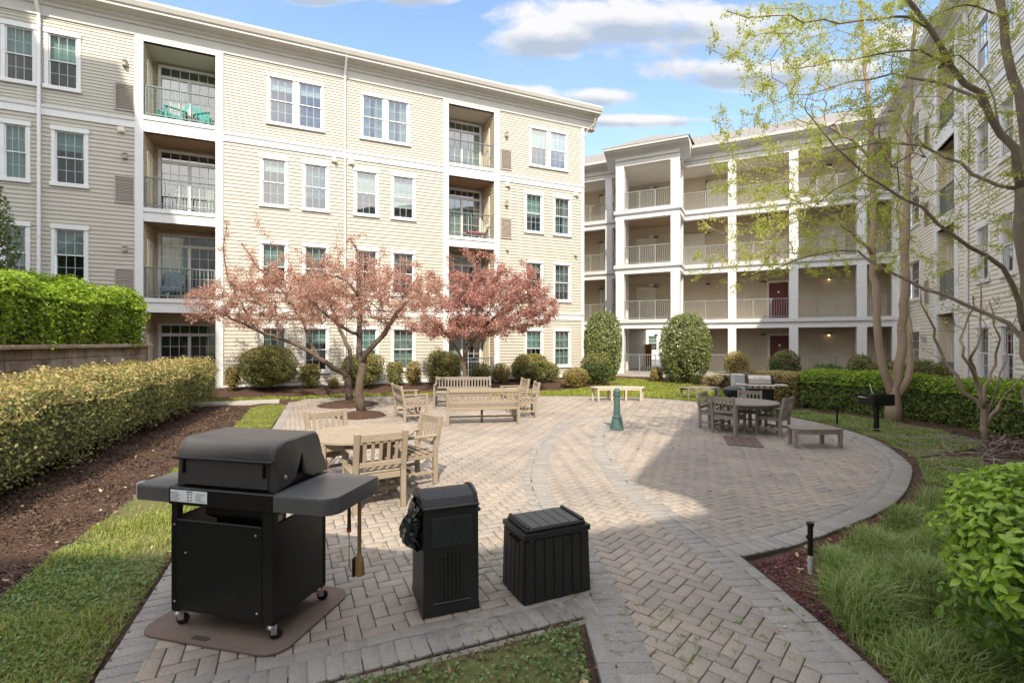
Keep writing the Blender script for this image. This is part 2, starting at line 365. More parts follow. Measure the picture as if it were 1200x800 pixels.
a = bricks(*herring(lambda W: inpoly(W, CENTRE_IN), R(45+4), (-.5, 3, -3, 11.5)), 0.0); tag(np_mesh('brick_path', a[0], a[1], PAVER), kind='structure')
def band(C, across, along, d, z):
    """a row of bricks along curve C, centre offset d to its left"""
    Cd = offset(resample(C, .05), d); Cd = resample(Cd, along); mid = (Cd[1:]+Cd[:-1])/2; T = Cd[1:]-Cd[:-1]; l = np.linalg.norm(T, axis=1); T /= l[:, None]
    return bricks(mid, T, np.c_[-T[:, 1], T[:, 0]], l/2, np.full(len(mid), across/2), z)
vs, qs, n = [], [], 0
def addb(r):
    global n
    vs.append(r[0]); qs.append(r[1]+n); n += len(r[0])
addb(band(L_ARC, .11, BL, -.056, .004)); addb(band(L_ARC, .225, BW, -.228, .004))
addb(band(R_ARC, .11, BL, .056, .004)); addb(band(R_ARC, .225, BW, .228, .004))
addb(band(PLAZA, .225, BW, .115, .004)); addb(band(PLAZA, .11, BL, .285, .004))
addb(band(NEAR, .225, BW, .115, .004)); addb(band(NEAR, .11, BL, .285, .004))
addb(band(EDGE_L, .225, BW, -.115, .004)); addb(band(FAR_EDGE[::1], .225, BW, .115, .004))
tag(np_mesh('border_paving', np.concatenate(vs), np.concatenate(qs), KERB), kind='structure')
# concrete walk in front of the left building and thin edging by the near lawn
m = MB(); p0 = LF.world(13.2, 2.3); p1 = LF.world(24, 2.3); q0 = LF.world(13.2, 3.2); q1 = LF.world(24, 3.2)
m.prism([p0, q0, q1, p1], -.06, .012); tag(m.build('concrete_walk', CONC), kind='structure')
m = MB(); E = offset(np.array(NEAR), -.035)
for i in range(2): m.beam((*E[i], -.025), (*E[i+1], -.025), .05, .03)
tag(m.build('concrete_edging', mat('edging', (.30,.28,.24), .9, noise=(9,.7,(.16,.13,.10)))), kind='structure')
# tree pits cut into the paving
PITS = [(G(423, 487), .62), (G(408, 474), .85)]
for k, ((x, y), r) in enumerate(PITS):
    m = MB(); n_ = 26; m.lathe([(r*1.04, .0), (r*.96, .03), (r*.7, .07), (r*.3, .11), (.02, .13)], n_, (x, y, 0))
    m.v = [(p[0]+random.uniform(-.03,.03), p[1]+random.uniform(-.03,.03), p[2]+random.uniform(-.012,.012)) for p in m.v]
    tag(m.build('mulch_mound', ground_mat(), smooth=True), kind='structure')

# lawns
G_SOIL = mat('lawn_soil', (.10, .10, .04), .95, spec=.1, noise=(9, .6, (.13, .125, .055)), bump=(60, .6))
def fill(poly, z, name, material):
    P = np.array(poly); m = MB(); m.prism([tuple(p) for p in poly], z-.06, z); return tag(m.build(name, material), kind='structure')
EL = lambda off: [tuple(p) for p in offset(resample(EDGE_L[1:], .5), off)]
LAWN_L = [(-1.9,1.0),(-2.19,2.3),(-2.37,2.75),(-3.04,4.43),(-5.36,11.02),(-6.75,14.9)]+[(-7.55,14.75),(-7.35,13.9),(-6.45,11.7),(-5.7,9.6),(-5.1,7.6),(-4.55,5.85),(-4.1,4.5),(-3.75,3.6),(-3.6,2.5),(-3.4,1.0)]
LAWN_N = [(.44,3.34),(.46,.6),(-1.9,.6),(-2.05,2.24),(-1.03,2.70)]
LAWN_R = [(2.15,1.0),(2.15,3.1),(2.32,3.75),(2.8,4.47),(4.4,5.5),(5.3,6.2),(5.1,5.2),(4.5,4.0),(3.6,3.0),(3.2,1.0)]
LAWN_F = [(1.0,17.4),(2.9,17.3),(4.75,16.8),(5.9,15.8),(6.75,14.4),(7.9,14.6),(8.2,17.5),(8.3,21),(7.2,23.0),(6.3,25.0),(5.2,25.2),(4.4,23.4),(3.4,20.6),(2.3,19.5),(1.0,19.0)]
LAWN_B = [(-7.7,16.15),(-4.4,17.45),(1.0,17.4),(1.0,18.9),(-4.4,18.05),(-6.9,17.4),(-11.6,15.6),(-11.4,14.9)]
LAWN_E = [(7.2,9.7),(7.35,10.8),(7.2,12.4),(6.8,14.1),(7.6,14.1),(9.0,11.9),(9.3,10.9),(8.6,9.0),(7.0,8.3),(6.7,8.2)]
LAWN_G = [(6.55,8.0),(7.0,8.2),(7.7,8.1),(6.6,6.9),(5.75,6.6),(5.6,6.7)]
for nm, pl in (('lawn', LAWN_L), ('lawn', LAWN_N), ('lawn', LAWN_R), ('lawn', LAWN_F), ('lawn', LAWN_B), ('lawn', LAWN_E), ('lawn', LAWN_G)):
    fill(pl, -.012, nm, G_SOIL)
def scatter(poly, dens, edge=.0):
    P = np.array(poly); lo, hi = P.min(0), P.max(0); n = int((hi[0]-lo[0])*(hi[1]-lo[1])*dens); q = rng.uniform(lo, hi, (n, 2)); q = q[inpoly(q, poly)]
    return q
def vnoise(P, sc, seed=0):
    r = np.random.default_rng(seed); out = np.zeros(len(P))
    for k in range(6):
        a = r.uniform(0, 6.28); f = sc*r.uniform(.6, 1.7); out += np.sin((P[:, 0]*math.cos(a)+P[:, 1]*math.sin(a))*f+r.uniform(0, 6.28))
    return out/6**.5
def blades(name, P, h, wd, lean, mt, z0=-.012):
    n = len(P); a = rng.uniform(0, 6.283, n); d = np.c_[np.cos(a), np.sin(a), np.zeros(n)]; s = np.c_[-d[:, 1], d[:, 0], np.zeros(n)]
    h = h*rng.uniform(.5, 1.3, n)*np.clip(1+.45*vnoise(P, 7.0, 77), .35, 2.0); le = lean*rng.uniform(.3, 1.3, n); wd = wd*rng.uniform(.7, 1.3, n)
    B = np.c_[P, np.full(n, z0)]; up = np.array([0, 0, 1.])
    mid = B+up*(h*.6)[:, None]+d*(h*le*.35)[:, None]; tip = B+up*h[:, None]*(1-.25*le[:, None])+d*(h*le)[:, None]
    V = np.stack([B-s*wd[:, None], B+s*wd[:, None], mid+s*(wd*.8)[:, None], mid-s*(wd*.8)[:, None], tip+s*(wd*.15)[:, None], tip-s*(wd*.15)[:, None]], 1)
    Q = (np.array([(0,1,2,3),(3,2,4,5)])[None]+6*np.arange(n)[:, None, None]).reshape(-1, 4)
    return tag(np_mesh(name, V.reshape(-1, 3), Q, mt), kind='stuff')
GRASS = island_mat('grass_blade', [(.20,.28,.04),(.28,.34,.06),(.34,.36,.09),(.15,.22,.035),(.40,.37,.14),(.25,.31,.05)], .55, translucent=.35)
GRASS_L = island_mat('lime_grass_blade', [(.24,.31,.04),(.31,.36,.06),(.36,.37,.09),(.18,.25,.03)], .55, translucent=.4)
GRASS_D = island_mat('tall_grass_blade', [(.14,.24,.04),(.20,.30,.055),(.25,.31,.08),(.105,.18,.035),(.38,.38,.19),(.17,.26,.05)], .45, translucent=.3)
CLOVER = island_mat('clover_leaf', [(.13,.22,.06),(.18,.27,.08),(.10,.18,.05),(.25,.30,.14)], .55, translucent=.3)
q = scatter(LAWN_L, 5200); q = q[(q[:, 1] < 10) | (rng.random(len(q)) < .6)]; q = q[vnoise(q, 3.2, 3)+rng.normal(0, .45, len(q)) > -.6]; blades('grass', q, .045, .0032, .9, GRASS)
q = scatter(LAWN_N, 5200); q = q[vnoise(q, 4.2, 5)+rng.normal(0, .35, len(q)) > .05]; blades('grass', q, .035, .003, 1.1, GRASS)
q = scatter(LAWN_F, 1100); blades('grass', q, .06, .008, .6, GRASS_L)
q = scatter(LAWN_B, 1100); blades('grass', q, .06, .008, .6, GRASS_L)
q = np.r_[scatter(LAWN_E, 3000), scatter(LAWN_G, 3000)]; q = q[vnoise(q, 2.2, 8)+rng.normal(0, .4, len(q)) > -.75]; blades('grass', q, .05, .005, .8, GRASS_D)
q = scatter(LAWN_R, 6500); q = q[vnoise(q, 3.1, 9)+rng.normal(0, .5, len(q)) > -.9]; blades('tall_grass', q, .145, .0034, 1.0, GRASS_D)
def leaves_np(P, Nrm, size, asp=.55, droop=.0, fold=False):
    """kite-shaped leaves: centre points, facing normals, lengths"""
    n = len(P); Nrm = Nrm/np.linalg.norm(Nrm, axis=1)[:, None]; r = rng.normal(size=(n, 3)); T = np.cross(Nrm, r); T /= np.linalg.norm(T, axis=1)[:, None]; B = np.cross(Nrm, T)
    s = size*rng.uniform(.65, 1.3, n); L_ = T*s[:, None]*.5; W_ = B*(s*asp*.5)[:, None]
    if not fold:
        V = np.stack([P-L_, P+W_-L_*.1, P+L_, P-W_-L_*.1], 1); return V.reshape(-1, 3), np.arange(4*n).reshape(-1, 4)
    up = Nrm*(s*.10)[:, None]
    V = np.stack([P-L_, P-L_*.45+W_*.8+up, P+L_*.25+W_+up, P+L_, P+L_*.25-W_+up, P-L_*.45-W_*.8+up], 1)
    Q = (np.array([(0,1,2,3),(0,3,4,5)])[None]+6*np.arange(n)[:, None, None]).reshape(-1, 4); return V.reshape(-1, 3), Q
def rnd_dirs(n, up=.0):
    d = rng.normal(size=(n, 3)); d[:, 2] += up; return d/np.linalg.norm(d, axis=1)[:, None]
q = np.r_[scatter([p for p in LAWN_L if p[1] < 6], 3400), scatter(LAWN_N, 2600)]; q = q[vnoise(q, 2.6, 21)+rng.normal(0, .35, len(q)) > .0]
v_, f_ = leaves_np(np.c_[q, rng.uniform(.0, .03, len(q))], rnd_dirs(len(q), 1.6), .026, .85); tag(np_mesh('clover_leaves', v_, f_, CLOVER), kind='stuff')
# shredded bark lying on the beds and litter on the paving edges
CHIP = island_mat('bark_chip', [(.038,.023,.017),(.065,.04,.029),(.105,.067,.048),(.05,.03,.022),(.19,.135,.10)], .9)
BEDP = [(-3.2,1.5),(-3.55,3.4),(-4.0,4.4),(-5.0,7.4),(-6.4,11.6),(-7.5,14.2),(-9.2,15.2),(-8.9,13.4),(-7.8,9.5),(-7.0,7.0),(-6.6,1.5)]
q = scatter(BEDP, 1900); nr = len(q)
q2 = scatter([(2.13,2.6),(2.1,4.3),(2.8,4.62),(4.3,5.62),(5.3,6.4),(4.9,6.1),(3.4,4.8),(2.6,4.2),(2.4,3.4),(2.25,2.6)], 5200)
q3 = scatter([(7.9,8.3),(9.4,10.9),(10.4,9.3),(8.9,5.5),(6.2,4.9),(5.4,6.0),(6.7,6.9)], 900)
q4 = np.concatenate([np.c_[rng.normal(x, r*.5, 700), rng.normal(y, r*.5, 700)] for (x, y), r in PITS])
def chips(P, z, ln): 
    d = rnd_dirs(len(P), 2.2); v, f = leaves_np(np.c_[P, z+rng.uniform(0, .02, len(P))], d, ln, .33); return v, f
q5 = np.concatenate([resample(pts_, .004)+rng.normal(0, .045, (len(resample(pts_, .004)), 2)) for pts_ in ([(-1.95,2.2),(-1.02,2.68),(.40,3.30),(.45,1.0)], [(-2.1,2.0),(-2.38,2.75),(-3.05,4.42),(-5.35,11.0)], [(2.16,1.0),(2.16,3.0),(2.2,4.3)])])
parts = [chips(q, -.035, .05), chips(q5, -.012, .032), chips(q3, -.035, .06), chips(q4, .05, .05)]
V = np.concatenate([p[0] for p in parts]); k = 0; Fs = []
for p in parts: Fs.append(p[1]+k); k += len(p[0])
tag(np_mesh('bark_mulch', V, np.concatenate(Fs), CHIP), kind='stuff')
v_, f_ = chips(q2, -.03, .03); tag(np_mesh('red_mulch_chips', v_, f_, island_mat('red_chip', [(.12,.03,.035),(.20,.06,.07),(.09,.03,.03),(.30,.14,.15)], .9)), kind='stuff')
# dry fallen leaves
LITTER = island_mat('dry_leaf', [(.34,.24,.14),(.42,.32,.2),(.26,.16,.09),(.5,.44,.3)], .8)
lp = np.r_[scatter(BEDP, 5), scatter(LAWN_L, 3), scatter(LAWN_R, 9), scatter([(2.2,2.6),(2.2,4.2),(2.9,4.7),(4.4,5.7),(4.6,5.6),(2.6,3.6),(2.4,2.6)], 36), scatter(LAWN_N, 7), scatter(PATIO, 1.2), scatter([(6.4,8.1),(7.4,9.4),(8.4,9.0),(6.6,6.6),(5.4,6.4)], 12)]
v_, f_ = leaves_np(np.c_[lp, np.full(len(lp), .012)], rnd_dirs(len(lp), 2.5), .05, .5, fold=True); tag(np_mesh('fallen_leaves', v_, f_, LITTER), kind='stuff')
pp = np.concatenate([np.c_[rng.normal(x, 1.7, 900), rng.normal(y, 1.4, 900)] for x, y in ((-4.3, 13.1), (-5.8, 15.5), (-1.6, 16.8))]); v_, f_ = leaves_np(np.c_[pp, np.full(len(pp), .010)], rnd_dirs(len(pp), 3), .03, .6); tag(np_mesh('fallen_petals', v_, f_, island_mat('petal', [(.45,.25,.2),(.52,.34,.28),(.36,.2,.16)], .8)), kind='stuff')
# moss and weeds in the paving joints near the viewer
jp = scatter([(.6,1.5),(.6,3.4),(-1.9,2.5),(-2.9,4.4),(-.4,5),(2,5),(2.05,1.5)], 110); jp = np.repeat(jp, 7, 0)+rng.normal(0, .012, (len(jp)*7, 2)); jp = jp[vnoise(jp, 2.5, 31) > .25]
blades('joint_weeds', jp, .018, .002, 1.2, GRASS_D, .0)
# raised mulch bed along the foot of the left building
m = MB(); prof = [(0.0, 1.0), (.55, 1.0), (1.15, .75), (1.6, .3), (1.85, -.25)]; rows = []
xs = np.linspace(-.6, 16.2, 60)
for x in xs:
    h = .06+.2*min(1, max(0, x/14)); base_i = len(m.v)
    for y, k in prof:
        wx, wy = LF.world(x, y*(1+.12*math.sin(x*1.7))+(.9*max(0, 1-x/5) if y > 1 else 0)); m.v.append((wx, wy, h*k+random.uniform(-.012, .012)))
for i in range(len(xs)-1):
    for j in range(len(prof)-1):
        b_ = i*len(prof)+j; m.f.append((b_, b_+1, b_+1+len(prof), b_+len(prof)))
tag(m.build('mulch_bed', ground_mat(), smooth=True), kind='structure')
def bed_h(x): return .06+.2*min(1, max(0, x/14))
# ------------------------------------------------------------------ building kit (local frame: x leftwards, y out, z up)
LAP = .135
def siding(mb, x0, x1, z0, z1, holes=(), y=0.0, axis='x', lap=LAP, flip=1):
    """lap siding: every course is a real board, thicker at its lower edge; holes=(x0,x1,z0,z1)"""
    k0 = math.floor(z0/lap)
    cuts = sorted({z0, z1}|{h[2] for h in holes if z0 < h[2] < z1}|{h[3] for h in holes if z0 < h[3] < z1}|{k*lap for k in range(k0, int(z1/lap)+2) if z0 < k*lap < z1})
    for a, b in zip(cuts, cuts[1:]):
        if b-a < 1e-4: continue
        zm = (a+b)/2; blk = sorted((h[0], h[1]) for h in holes if h[2] <= zm <= h[3]); segs = []; c = x0
        for h0, h1 in blk:
            if h0 > c: segs.append((c, min(h0, x1)))
            c = max(c, h1)
        if c < x1: segs.append((c, x1))
        fr = lambda z: min(.028, .17*lap)*(1-((z/lap) % 1.0)) 
        ta = fr(a+1e-6); tb = fr(b-1e-6)
        for s0, s1 in segs:
            if axis == 'x':
                P = lambda x, d, z: (x, y+d*flip, z)
            else:
                P = lambda x, d, z: (y+d*flip, x, z)
            mb.add([P(s0, ta, a), P(s1, ta, a), P(s1, tb, b), P(s0, tb, b), P(s0, 0, a), P(s1, 0, a)], [(0,1,2,3),(4,5,1,0)])
WCACHE = {}
def window(parent, x0, x1, z0, z1, style, y=.0, rows=2, cols=3, inner='b50', name='window'):
    """double-hung window: casing, two sashes with muntins, glass, and the room behind"""
    w_, h_ = x1-x0, z1-z0; key = (round(w_, 2), round(h_, 2), style, inner)
    if key not in WCACHE:
        c = MB(); t = .105; d = .035
        c.bbox(-.02, w_+.02, -.02, d+.025, h_-t*1.15, h_+.03); c.bbox(-.03, w_+.03, -.02, d+.045, -.05, t*.7)
        units = [(0, w_)] if style == 'single' else [(0, w_*.5-.005), (w_*.5+.005, w_)]
        sa, gl, rm, mu = MB(), MB(), MB(), MB(); s = .034
        for u0, u1 in units:
            l = t if u0 == 0 else t*.9; r = t if u1 == w_ else t*.9
            c.bbox(u0, u0+l, -.02, d, .04, h_-t); c.bbox(u1-r, u1, -.02, d, .04, h_-t)
            g0, g1, b0, b1 = u0+l, u1-r, t*.7, h_-t*1.15; mid = (b0+b1)/2
            for (za, zb, yy) in ((b0, mid+.02, -.045), (mid-.02, b1, -.018)):
                sa.box(g0, g0+s, yy-.02, yy+.012, za, zb); sa.box(g1-s, g1, yy-.02, yy+.012, za, zb)
                sa.box(g0+s, g1-s, yy-.02, yy+.012, za, za+s); sa.box(g0+s, g1-s, yy-.02, yy+.012, zb-s, zb)
                iw = (g1-g0-2*s)
                for k in range(1, cols): xx = g0+s+iw*k/cols; mu.box(xx-.0075, xx+.0075, yy-.006, yy+.008, za+s, zb-s)
                for k in range(1, rows): zz = za+s+(zb-za-2*s)*k/rows; mu.box(g0+s, g1-s, yy-.005, yy+.007, zz-.0075, zz+.0075)
                gl.add([(g0+s, yy, za+s), (g1-s, yy, za+s), (g1-s, yy, zb-s), (g0+s, yy, zb-s)], [(0,1,2,3)])
            # room box, its dimness put into a near-black colour
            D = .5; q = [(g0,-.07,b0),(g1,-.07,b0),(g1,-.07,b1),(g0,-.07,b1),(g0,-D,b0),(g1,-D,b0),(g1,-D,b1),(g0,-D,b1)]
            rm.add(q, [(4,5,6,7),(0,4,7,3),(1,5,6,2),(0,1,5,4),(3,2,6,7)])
        cu = MB()
        for u0, u1 in units:
            l = t; g0, g1, b0, b1 = u0+l, u1-t*.95, t*.7, h_-t*1.15; mid = (b0+b1)/2
            n = 28
            if inner[-1].isdigit(): zz = (b1-(b1-b0)*int(inner[1:])/100, b1)
            else: zz = (b0, b1)
            if inner == 'sheer': segs = [(g0, g1)]
            elif inner == 'drapes': segs = [(g0, g0+(g1-g0)*.42), (g1-(g1-g0)*.36, g1)]
            else: segs = [(g0, g1)]
            for a, b in segs:
                amp = .022 if inner in ('drapes', 'sheer') else .004; i0 = len(cu.v)
                for k in range(n+1):
                    xx = a+(b-a)*k/n; yy = -.14+amp*math.sin(k*1.9)
                    cu.v += [(xx, yy, zz[0]), (xx, yy, zz[1])]
                for k in range(n): cu.f.append((i0+2*k, i0+2*k+2, i0+2*k+3, i0+2*k+1))
        def me(mb, nm, mt):
            m_ = bpy.data.meshes.new(nm); m_.from_pydata(mb.v, [], mb.f); m_.materials.append(mt); m_.update(); return m_
        WCACHE[key] = (me(c, 'window', WHITE), me(sa, 'sash', WHITE), me(mu, 'muntin', MUNTIN), me(gl, 'glass', GLASS), me(rm, 'room_shade', DARK), me(cu, 'curtain', {'b': BLIND, 'w': BLIND_W, 'g': BLIND_G}[inner[0]] if inner[-1].isdigit() else CURTAIN))
    ms = WCACHE[key]; o = mesh_obj(ms[0], name, None, parent, loc=(x0, y, z0))
    for m_, nm in zip(ms[1:], ('sash', 'muntin', 'glass', 'room_shade', 'curtain')): mesh_obj(m_, nm, None, o)
    return o
def railing_mb(x0, x1, z, y, post=1.0, pitch=.115, h=1.05):
    m = MB(); m.bbox(x0, x1, y-.028, y+.028, z+h-.045, z+h, .008); m.box(x0, x1, y-.015, y+.015, z+.08, z+.115)
    n = max(1, int(round((x1-x0)/pitch)))
    for k in range(1, n): xx = x0+(x1-x0)*k/n; m.box(xx-.009, xx+.009, y-.009, y+.009, z+.11, z+h-.04)
    np_ = max(1, int(round((x1-x0)/post)))
    for k in range(np_+1): xx = min(max(x0+(x1-x0)*k/np_, x0+.022), x1-.022); m.box(xx-.021, xx+.021, y-.02, y+.02, z, z+h-.04)
    return m
def panel_door_mb(w_, h_):
    m = MB(); m.bbox(0, w_, -.02, .02, 0, h_)
    for r0, r1 in ((.12, .42), (.50, .88)):
        for c0, c1 in ((.14, .46), (.54, .86)): m.bbox(w_*c0, w_*c1, .012, .032, h_*r0, h_*r1, .01)
    return m
def balcony(b, xr, xl, zf, zc, depth=1.35, side='left', ground=False, inner='sheer'):
    """recessed balcony; xr..xl opening, zf floor, zc head"""
    m = MB(); siding(m, xr, xl, zf, zc, y=-depth)
    siding(m, -depth, .0, zf, zc, y=xr, axis='y', flip=1); siding(m, -depth, .0, zf, zc, y=xl, axis='y', flip=-1)
    o = m.build('balcony', SIDING_TAN if zf < 9 else SIDING_TAN, b)
    m = MB(); m.box(xr, xl, -depth, -.0, zf-.06, zf-.002); m.build('balcony_floor', CONC, o)
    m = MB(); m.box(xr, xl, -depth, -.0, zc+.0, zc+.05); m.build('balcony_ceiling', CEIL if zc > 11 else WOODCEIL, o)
    # sliding door with transom
    dx = xr+.02 if side == 'left' else xr+.12; dw = (xl-xr)-.16; dz = zf+.04; y = -depth+.03; H = min(2.42, zc-zf-.12); t = .10
    f = MB(); f.bbox(dx, dx+dw, y, y+.07, dz+H-t, dz+H); f.bbox(dx, dx+t, y, y+.07, dz, dz+H-t); f.bbox(dx+dw-t, dx+dw, y, y+.07, dz, dz+H-t)
    f.bbox(dx+t, dx+dw-t, y, y+.07, dz, dz+.07); tz = dz+H-t-.28; f.bbox(dx+t, dx+dw-t, y, y+.07, tz-.11, tz)
    mx = dx+dw/2; f.bbox(mx-.05, mx+.05, y, y+.075, dz+.07, tz-.11)
    for a, c in ((dx+t, mx-.05), (mx+.05, dx+dw-t)):
        for k in range(1, 3): xx = a+(c-a)*k/3; f.box(xx-.008, xx+.008, y+.02, y+.045, dz+.07, tz-.11)
        for k in range(1, 5): zz = dz+.07+(tz-.11-dz-.07)*k/5; f.box(a, c, y+.022, y+.043, zz-.008, zz+.008)
    for k in range(1, 6): xx = dx+t+(dw-2*t)*k/6; f.box(xx-.009, xx+.009, y+.02, y+.045, tz, dz+H-t)
    f.build('sliding_door', WHITE, o)
    g = MB()
    for a, c, z0, z1 in ((dx+t, mx-.05, dz+.07, tz-.11), (mx+.05, dx+dw-t, dz+.07, tz-.11), (dx+t, dx+dw-t, tz, dz+H-t)):
        g.add([(a, y+.03, z0), (c, y+.03, z0), (c, y+.03, z1), (a, y+.03, z1)], [(0,1,2,3)])
    g.build('door_glass', GLASS, o)
    k = MB(); k.add([(dx+t, y+.004, dz), (dx+dw-t, y+.004, dz), (dx+dw-t, y+.004, dz+H), (dx+t, y+.004, dz+H)], [(0,1,2,3)]); k.build('room_shade', DARK, o)  # flat dark sheet in place of the unlit room
    cu = MB(); a, c = (mx+.05, dx+dw-t) if inner == 'sheer' else (dx+t, dx+t+.35); i0 = 0
    for q in range(31):
        xx = a+(c-a)*q/30; cu.v += [(xx, y+.012+.006*math.sin(q*1.7), dz+.05), (xx, y+.012+.006*math.sin(q*1.7), tz-.1)]
    for q in range(30): cu.f.append((2*q, 2*q+2, 2*q+3, 2*q+1))
    cu.build('curtain', CURTAIN, o)
    d = panel_door_mb(.75, 2.0); so = d.build('storage_door', CREAM, o)
    if side == 'left': so.location = (xl-.045, -depth+.35, zf+.03); so.rotation_euler = (0, 0, R(90))
    else: so.location = (xr+.045, -.45, zf+.03); so.rotation_euler = (0, 0, R(-90))
    if not ground: railing_mb(xr+.02, xl-.02, zf+.02, -.06, 1.3).build('railing', RAILM, o)
    elif ground == 'rail': railing_mb(xr+.02, xl-.02, zf+.02, -.06, 1.3).build('railing', RAILM, o)
    return o
def profile_x(mb, x0, x1, prof, close=True):
    """extrude a (y,z) profile along x"""
    n = len(prof); mb.add([(x0, y, z) for y, z in prof]+[(x1, y, z) for y, z in prof], [(i, (i+1) % n, n+(i+1) % n, n+i) for i in range(n)]+[tuple(range(n-1,-1,-1)), tuple(range(n, 2*n))])
CORN = [(-.3,12.14),(.05,12.14),(.05,12.46),(.10,12.48),(.12,12.56),(.20,12.60),(.22,12.66),(.55,12.72),(.55,12.80),(.60,12.82),(.66,12.95),(.66,13.02),(-.3,13.02)]
def belt(b, x0, x1, z, nm='belt_course', holes=()):
    m = MB(); c = x0
    for h0, h1 in list(holes)+[(x1, x1)]:
        if h0 > c: profile_x(m, c, h0, [(0,z-.17),(.045,z-.17),(.045,z+.05),(.07,z+.06),(.085,z+.11),(.085,z+.13),(0,z+.15)])
        c = h1
    m.build(nm, WHITE, b)
def wall_light_mb(x, z, y=.0):
    m = MB(); m.bbox(x-.07, x+.07, y, y+.10, z-.10, z+.10, .01); m.bbox(x-.05, x+.05, y+.08, y+.20, z+.02, z+.12, .02); m.lathe([(.03,-.12),(.055,-.1),(.055,0),(.03,.03)], 10, (x, y+.12, z)); return m
def vent_mb(x0, x1, z0, z1):
    m = MB(); t = .04; m.bbox(x0, x1, 0, .05, z1-t, z1); m.bbox(x0, x1, 0, .05, z0, z0+t); m.bbox(x0, x0+t, 0, .05, z0+t, z1-t); m.bbox(x1-t, x1, 0, .05, z0+t, z1-t)
    n = 16
    for k in range(n): zz = z0+t+(z1-z0-2*t)*k/n; m.add([(x0+t, .012, zz+.035), (x1-t, .012, zz+.035), (x1-t, .045, zz), (x0+t, .045, zz)], [(0,1,2,3)])
    return m
def downspout(b, x, z0, z1, kick=True):
    m = MB(); pts = [(x, .08, z0), (x, .08, z1)]
    if kick: pts += [(x, .09, z1+.12), (x-.02, .5, z1+.62), (x-.02, .55, z1+.78)]
    for p, q in zip(pts, pts[1:]): m.beam(p, q, .085, .085, (0, 1, 0) if abs(q[1]-p[1]) < .02 else (1, 0, 0), .012)
    z = z0+.5
    while z < z1: m.box(x-.055, x+.055, .0, .128, z, z+.03); z += 2.2
    return m.build('downspout', WHITE, b)

# ------------------------------------------------------------------ left building
LB = thing('apartment_building', 'long cream sided apartment block with recessed balconies behind the two pink leaved trees', 'building', (LF.o[0], LF.o[1], 0), LF.rot)
LX = 27.0
LV = {1: (.72, 2.50), 2: (3.78, 5.60), 3: (6.88, 8.72), 4: (9.93, 11.76)}
al = LF.along
st1 = (al(252.8), al(168.4)); st2 = (al(579), al(525.5)); PW = .24
BZ = [(.12, 2.88), (3.36, 5.94), (6.40, 8.96), (9.50, 12.0)]
holes = [(st[0], st[1], z0, z1) for st in (st1, st2) for z0, z1 in BZ]
singles = [(304,338),(354,386),(414.5,444),(458,487),(614.5,636.5),(648,669),(60,104),(0,36)]
pairs4 = [(312.5,380),(422,480.5),(620,665)]
wins = []
inn = ['b50','drapes','g70','sheer','b35','w50','drapes','b100','w75','g30','sheer','b60','w25']
k = 0
for f in (1, 2, 3):
    for a, b in singles:
        wins.append((al(b), al(a), *LV[f], 'single', inn[(k*3+f) % 13])); k += 1
for a, b in pairs4: wins.append((al(b), al(a), *LV[4], 'pair', inn[(k*7) % 13])); k += 1
wins.append((al(95), al(52), *LV[4], 'single', 'b45')); wins.append((al(44), al(1), *LV[4], 'single', 'b45'))
for f in (1, 2, 3, 4): wins.append((24.2, 25.2, *LV[f], 'single', 'b45'))
holes += [(w_[0]+.06, w_[1]-.06, w_[2]+.05, w_[3]-.05) for w_ in wins]
m = MB(); siding(m, .12, LX, .28, 9.2, holes); m.build('siding_wall', SIDING, LB)
m = MB(); siding(m, .12, LX, 9.2, 12.2, holes, lap=.105); m.build('upper_wall', SHINGLE_S, LB)
m = MB(); siding(m, -12, -.12, .28, 12.2, y=0.0, axis='y', flip=-1); m.build('end_wall', SIDING, LB)
m = MB(); m.box(0, LX, -12, -.03, -.2, .22); m.build('foundation', BROWN_F, LB)
m = MB(); m.bbox(.0, LX, -.02, .03, .2, .33); m.build('skirt_board', WHITE, LB)
m = MB(); m.bbox(-.012, .14, -.14, .03, .2, 12.2); m.build('corner_board', WHITE, LB)
m = MB(); profile_x(m, -.66, LX, CORN); m.box(-.66, -.02, -12, -.3, 12.72, 13.02); m.box(-.06, -.02, -12, -.3, 12.14, 12.72); m.build('cornice', CORNM, LB)
m = MB(); m.add([(-.6,.6,13.0),(LX,.6,13.0),(LX,-6,14.2),(-.6+6.6,-6,14.2),(-.6,-12.6,13.0),(LX,-12.6,13.0)], [(0,1,2,3),(0,3,4),(4,3,2,5)]); m.build('roof', ROOFM, LB)
pil = [(st[0]-PW, st[0]) for st in (st1, st2)]+[(st[1], st[1]+PW) for st in (st1, st2)]
bh = sorted([(st[0]-PW, st[1]+PW) for st in (st1, st2)])
belt(LB, -.0, LX, 9.2, holes=bh); belt(LB, -.0, LX, 3.08, holes=bh)
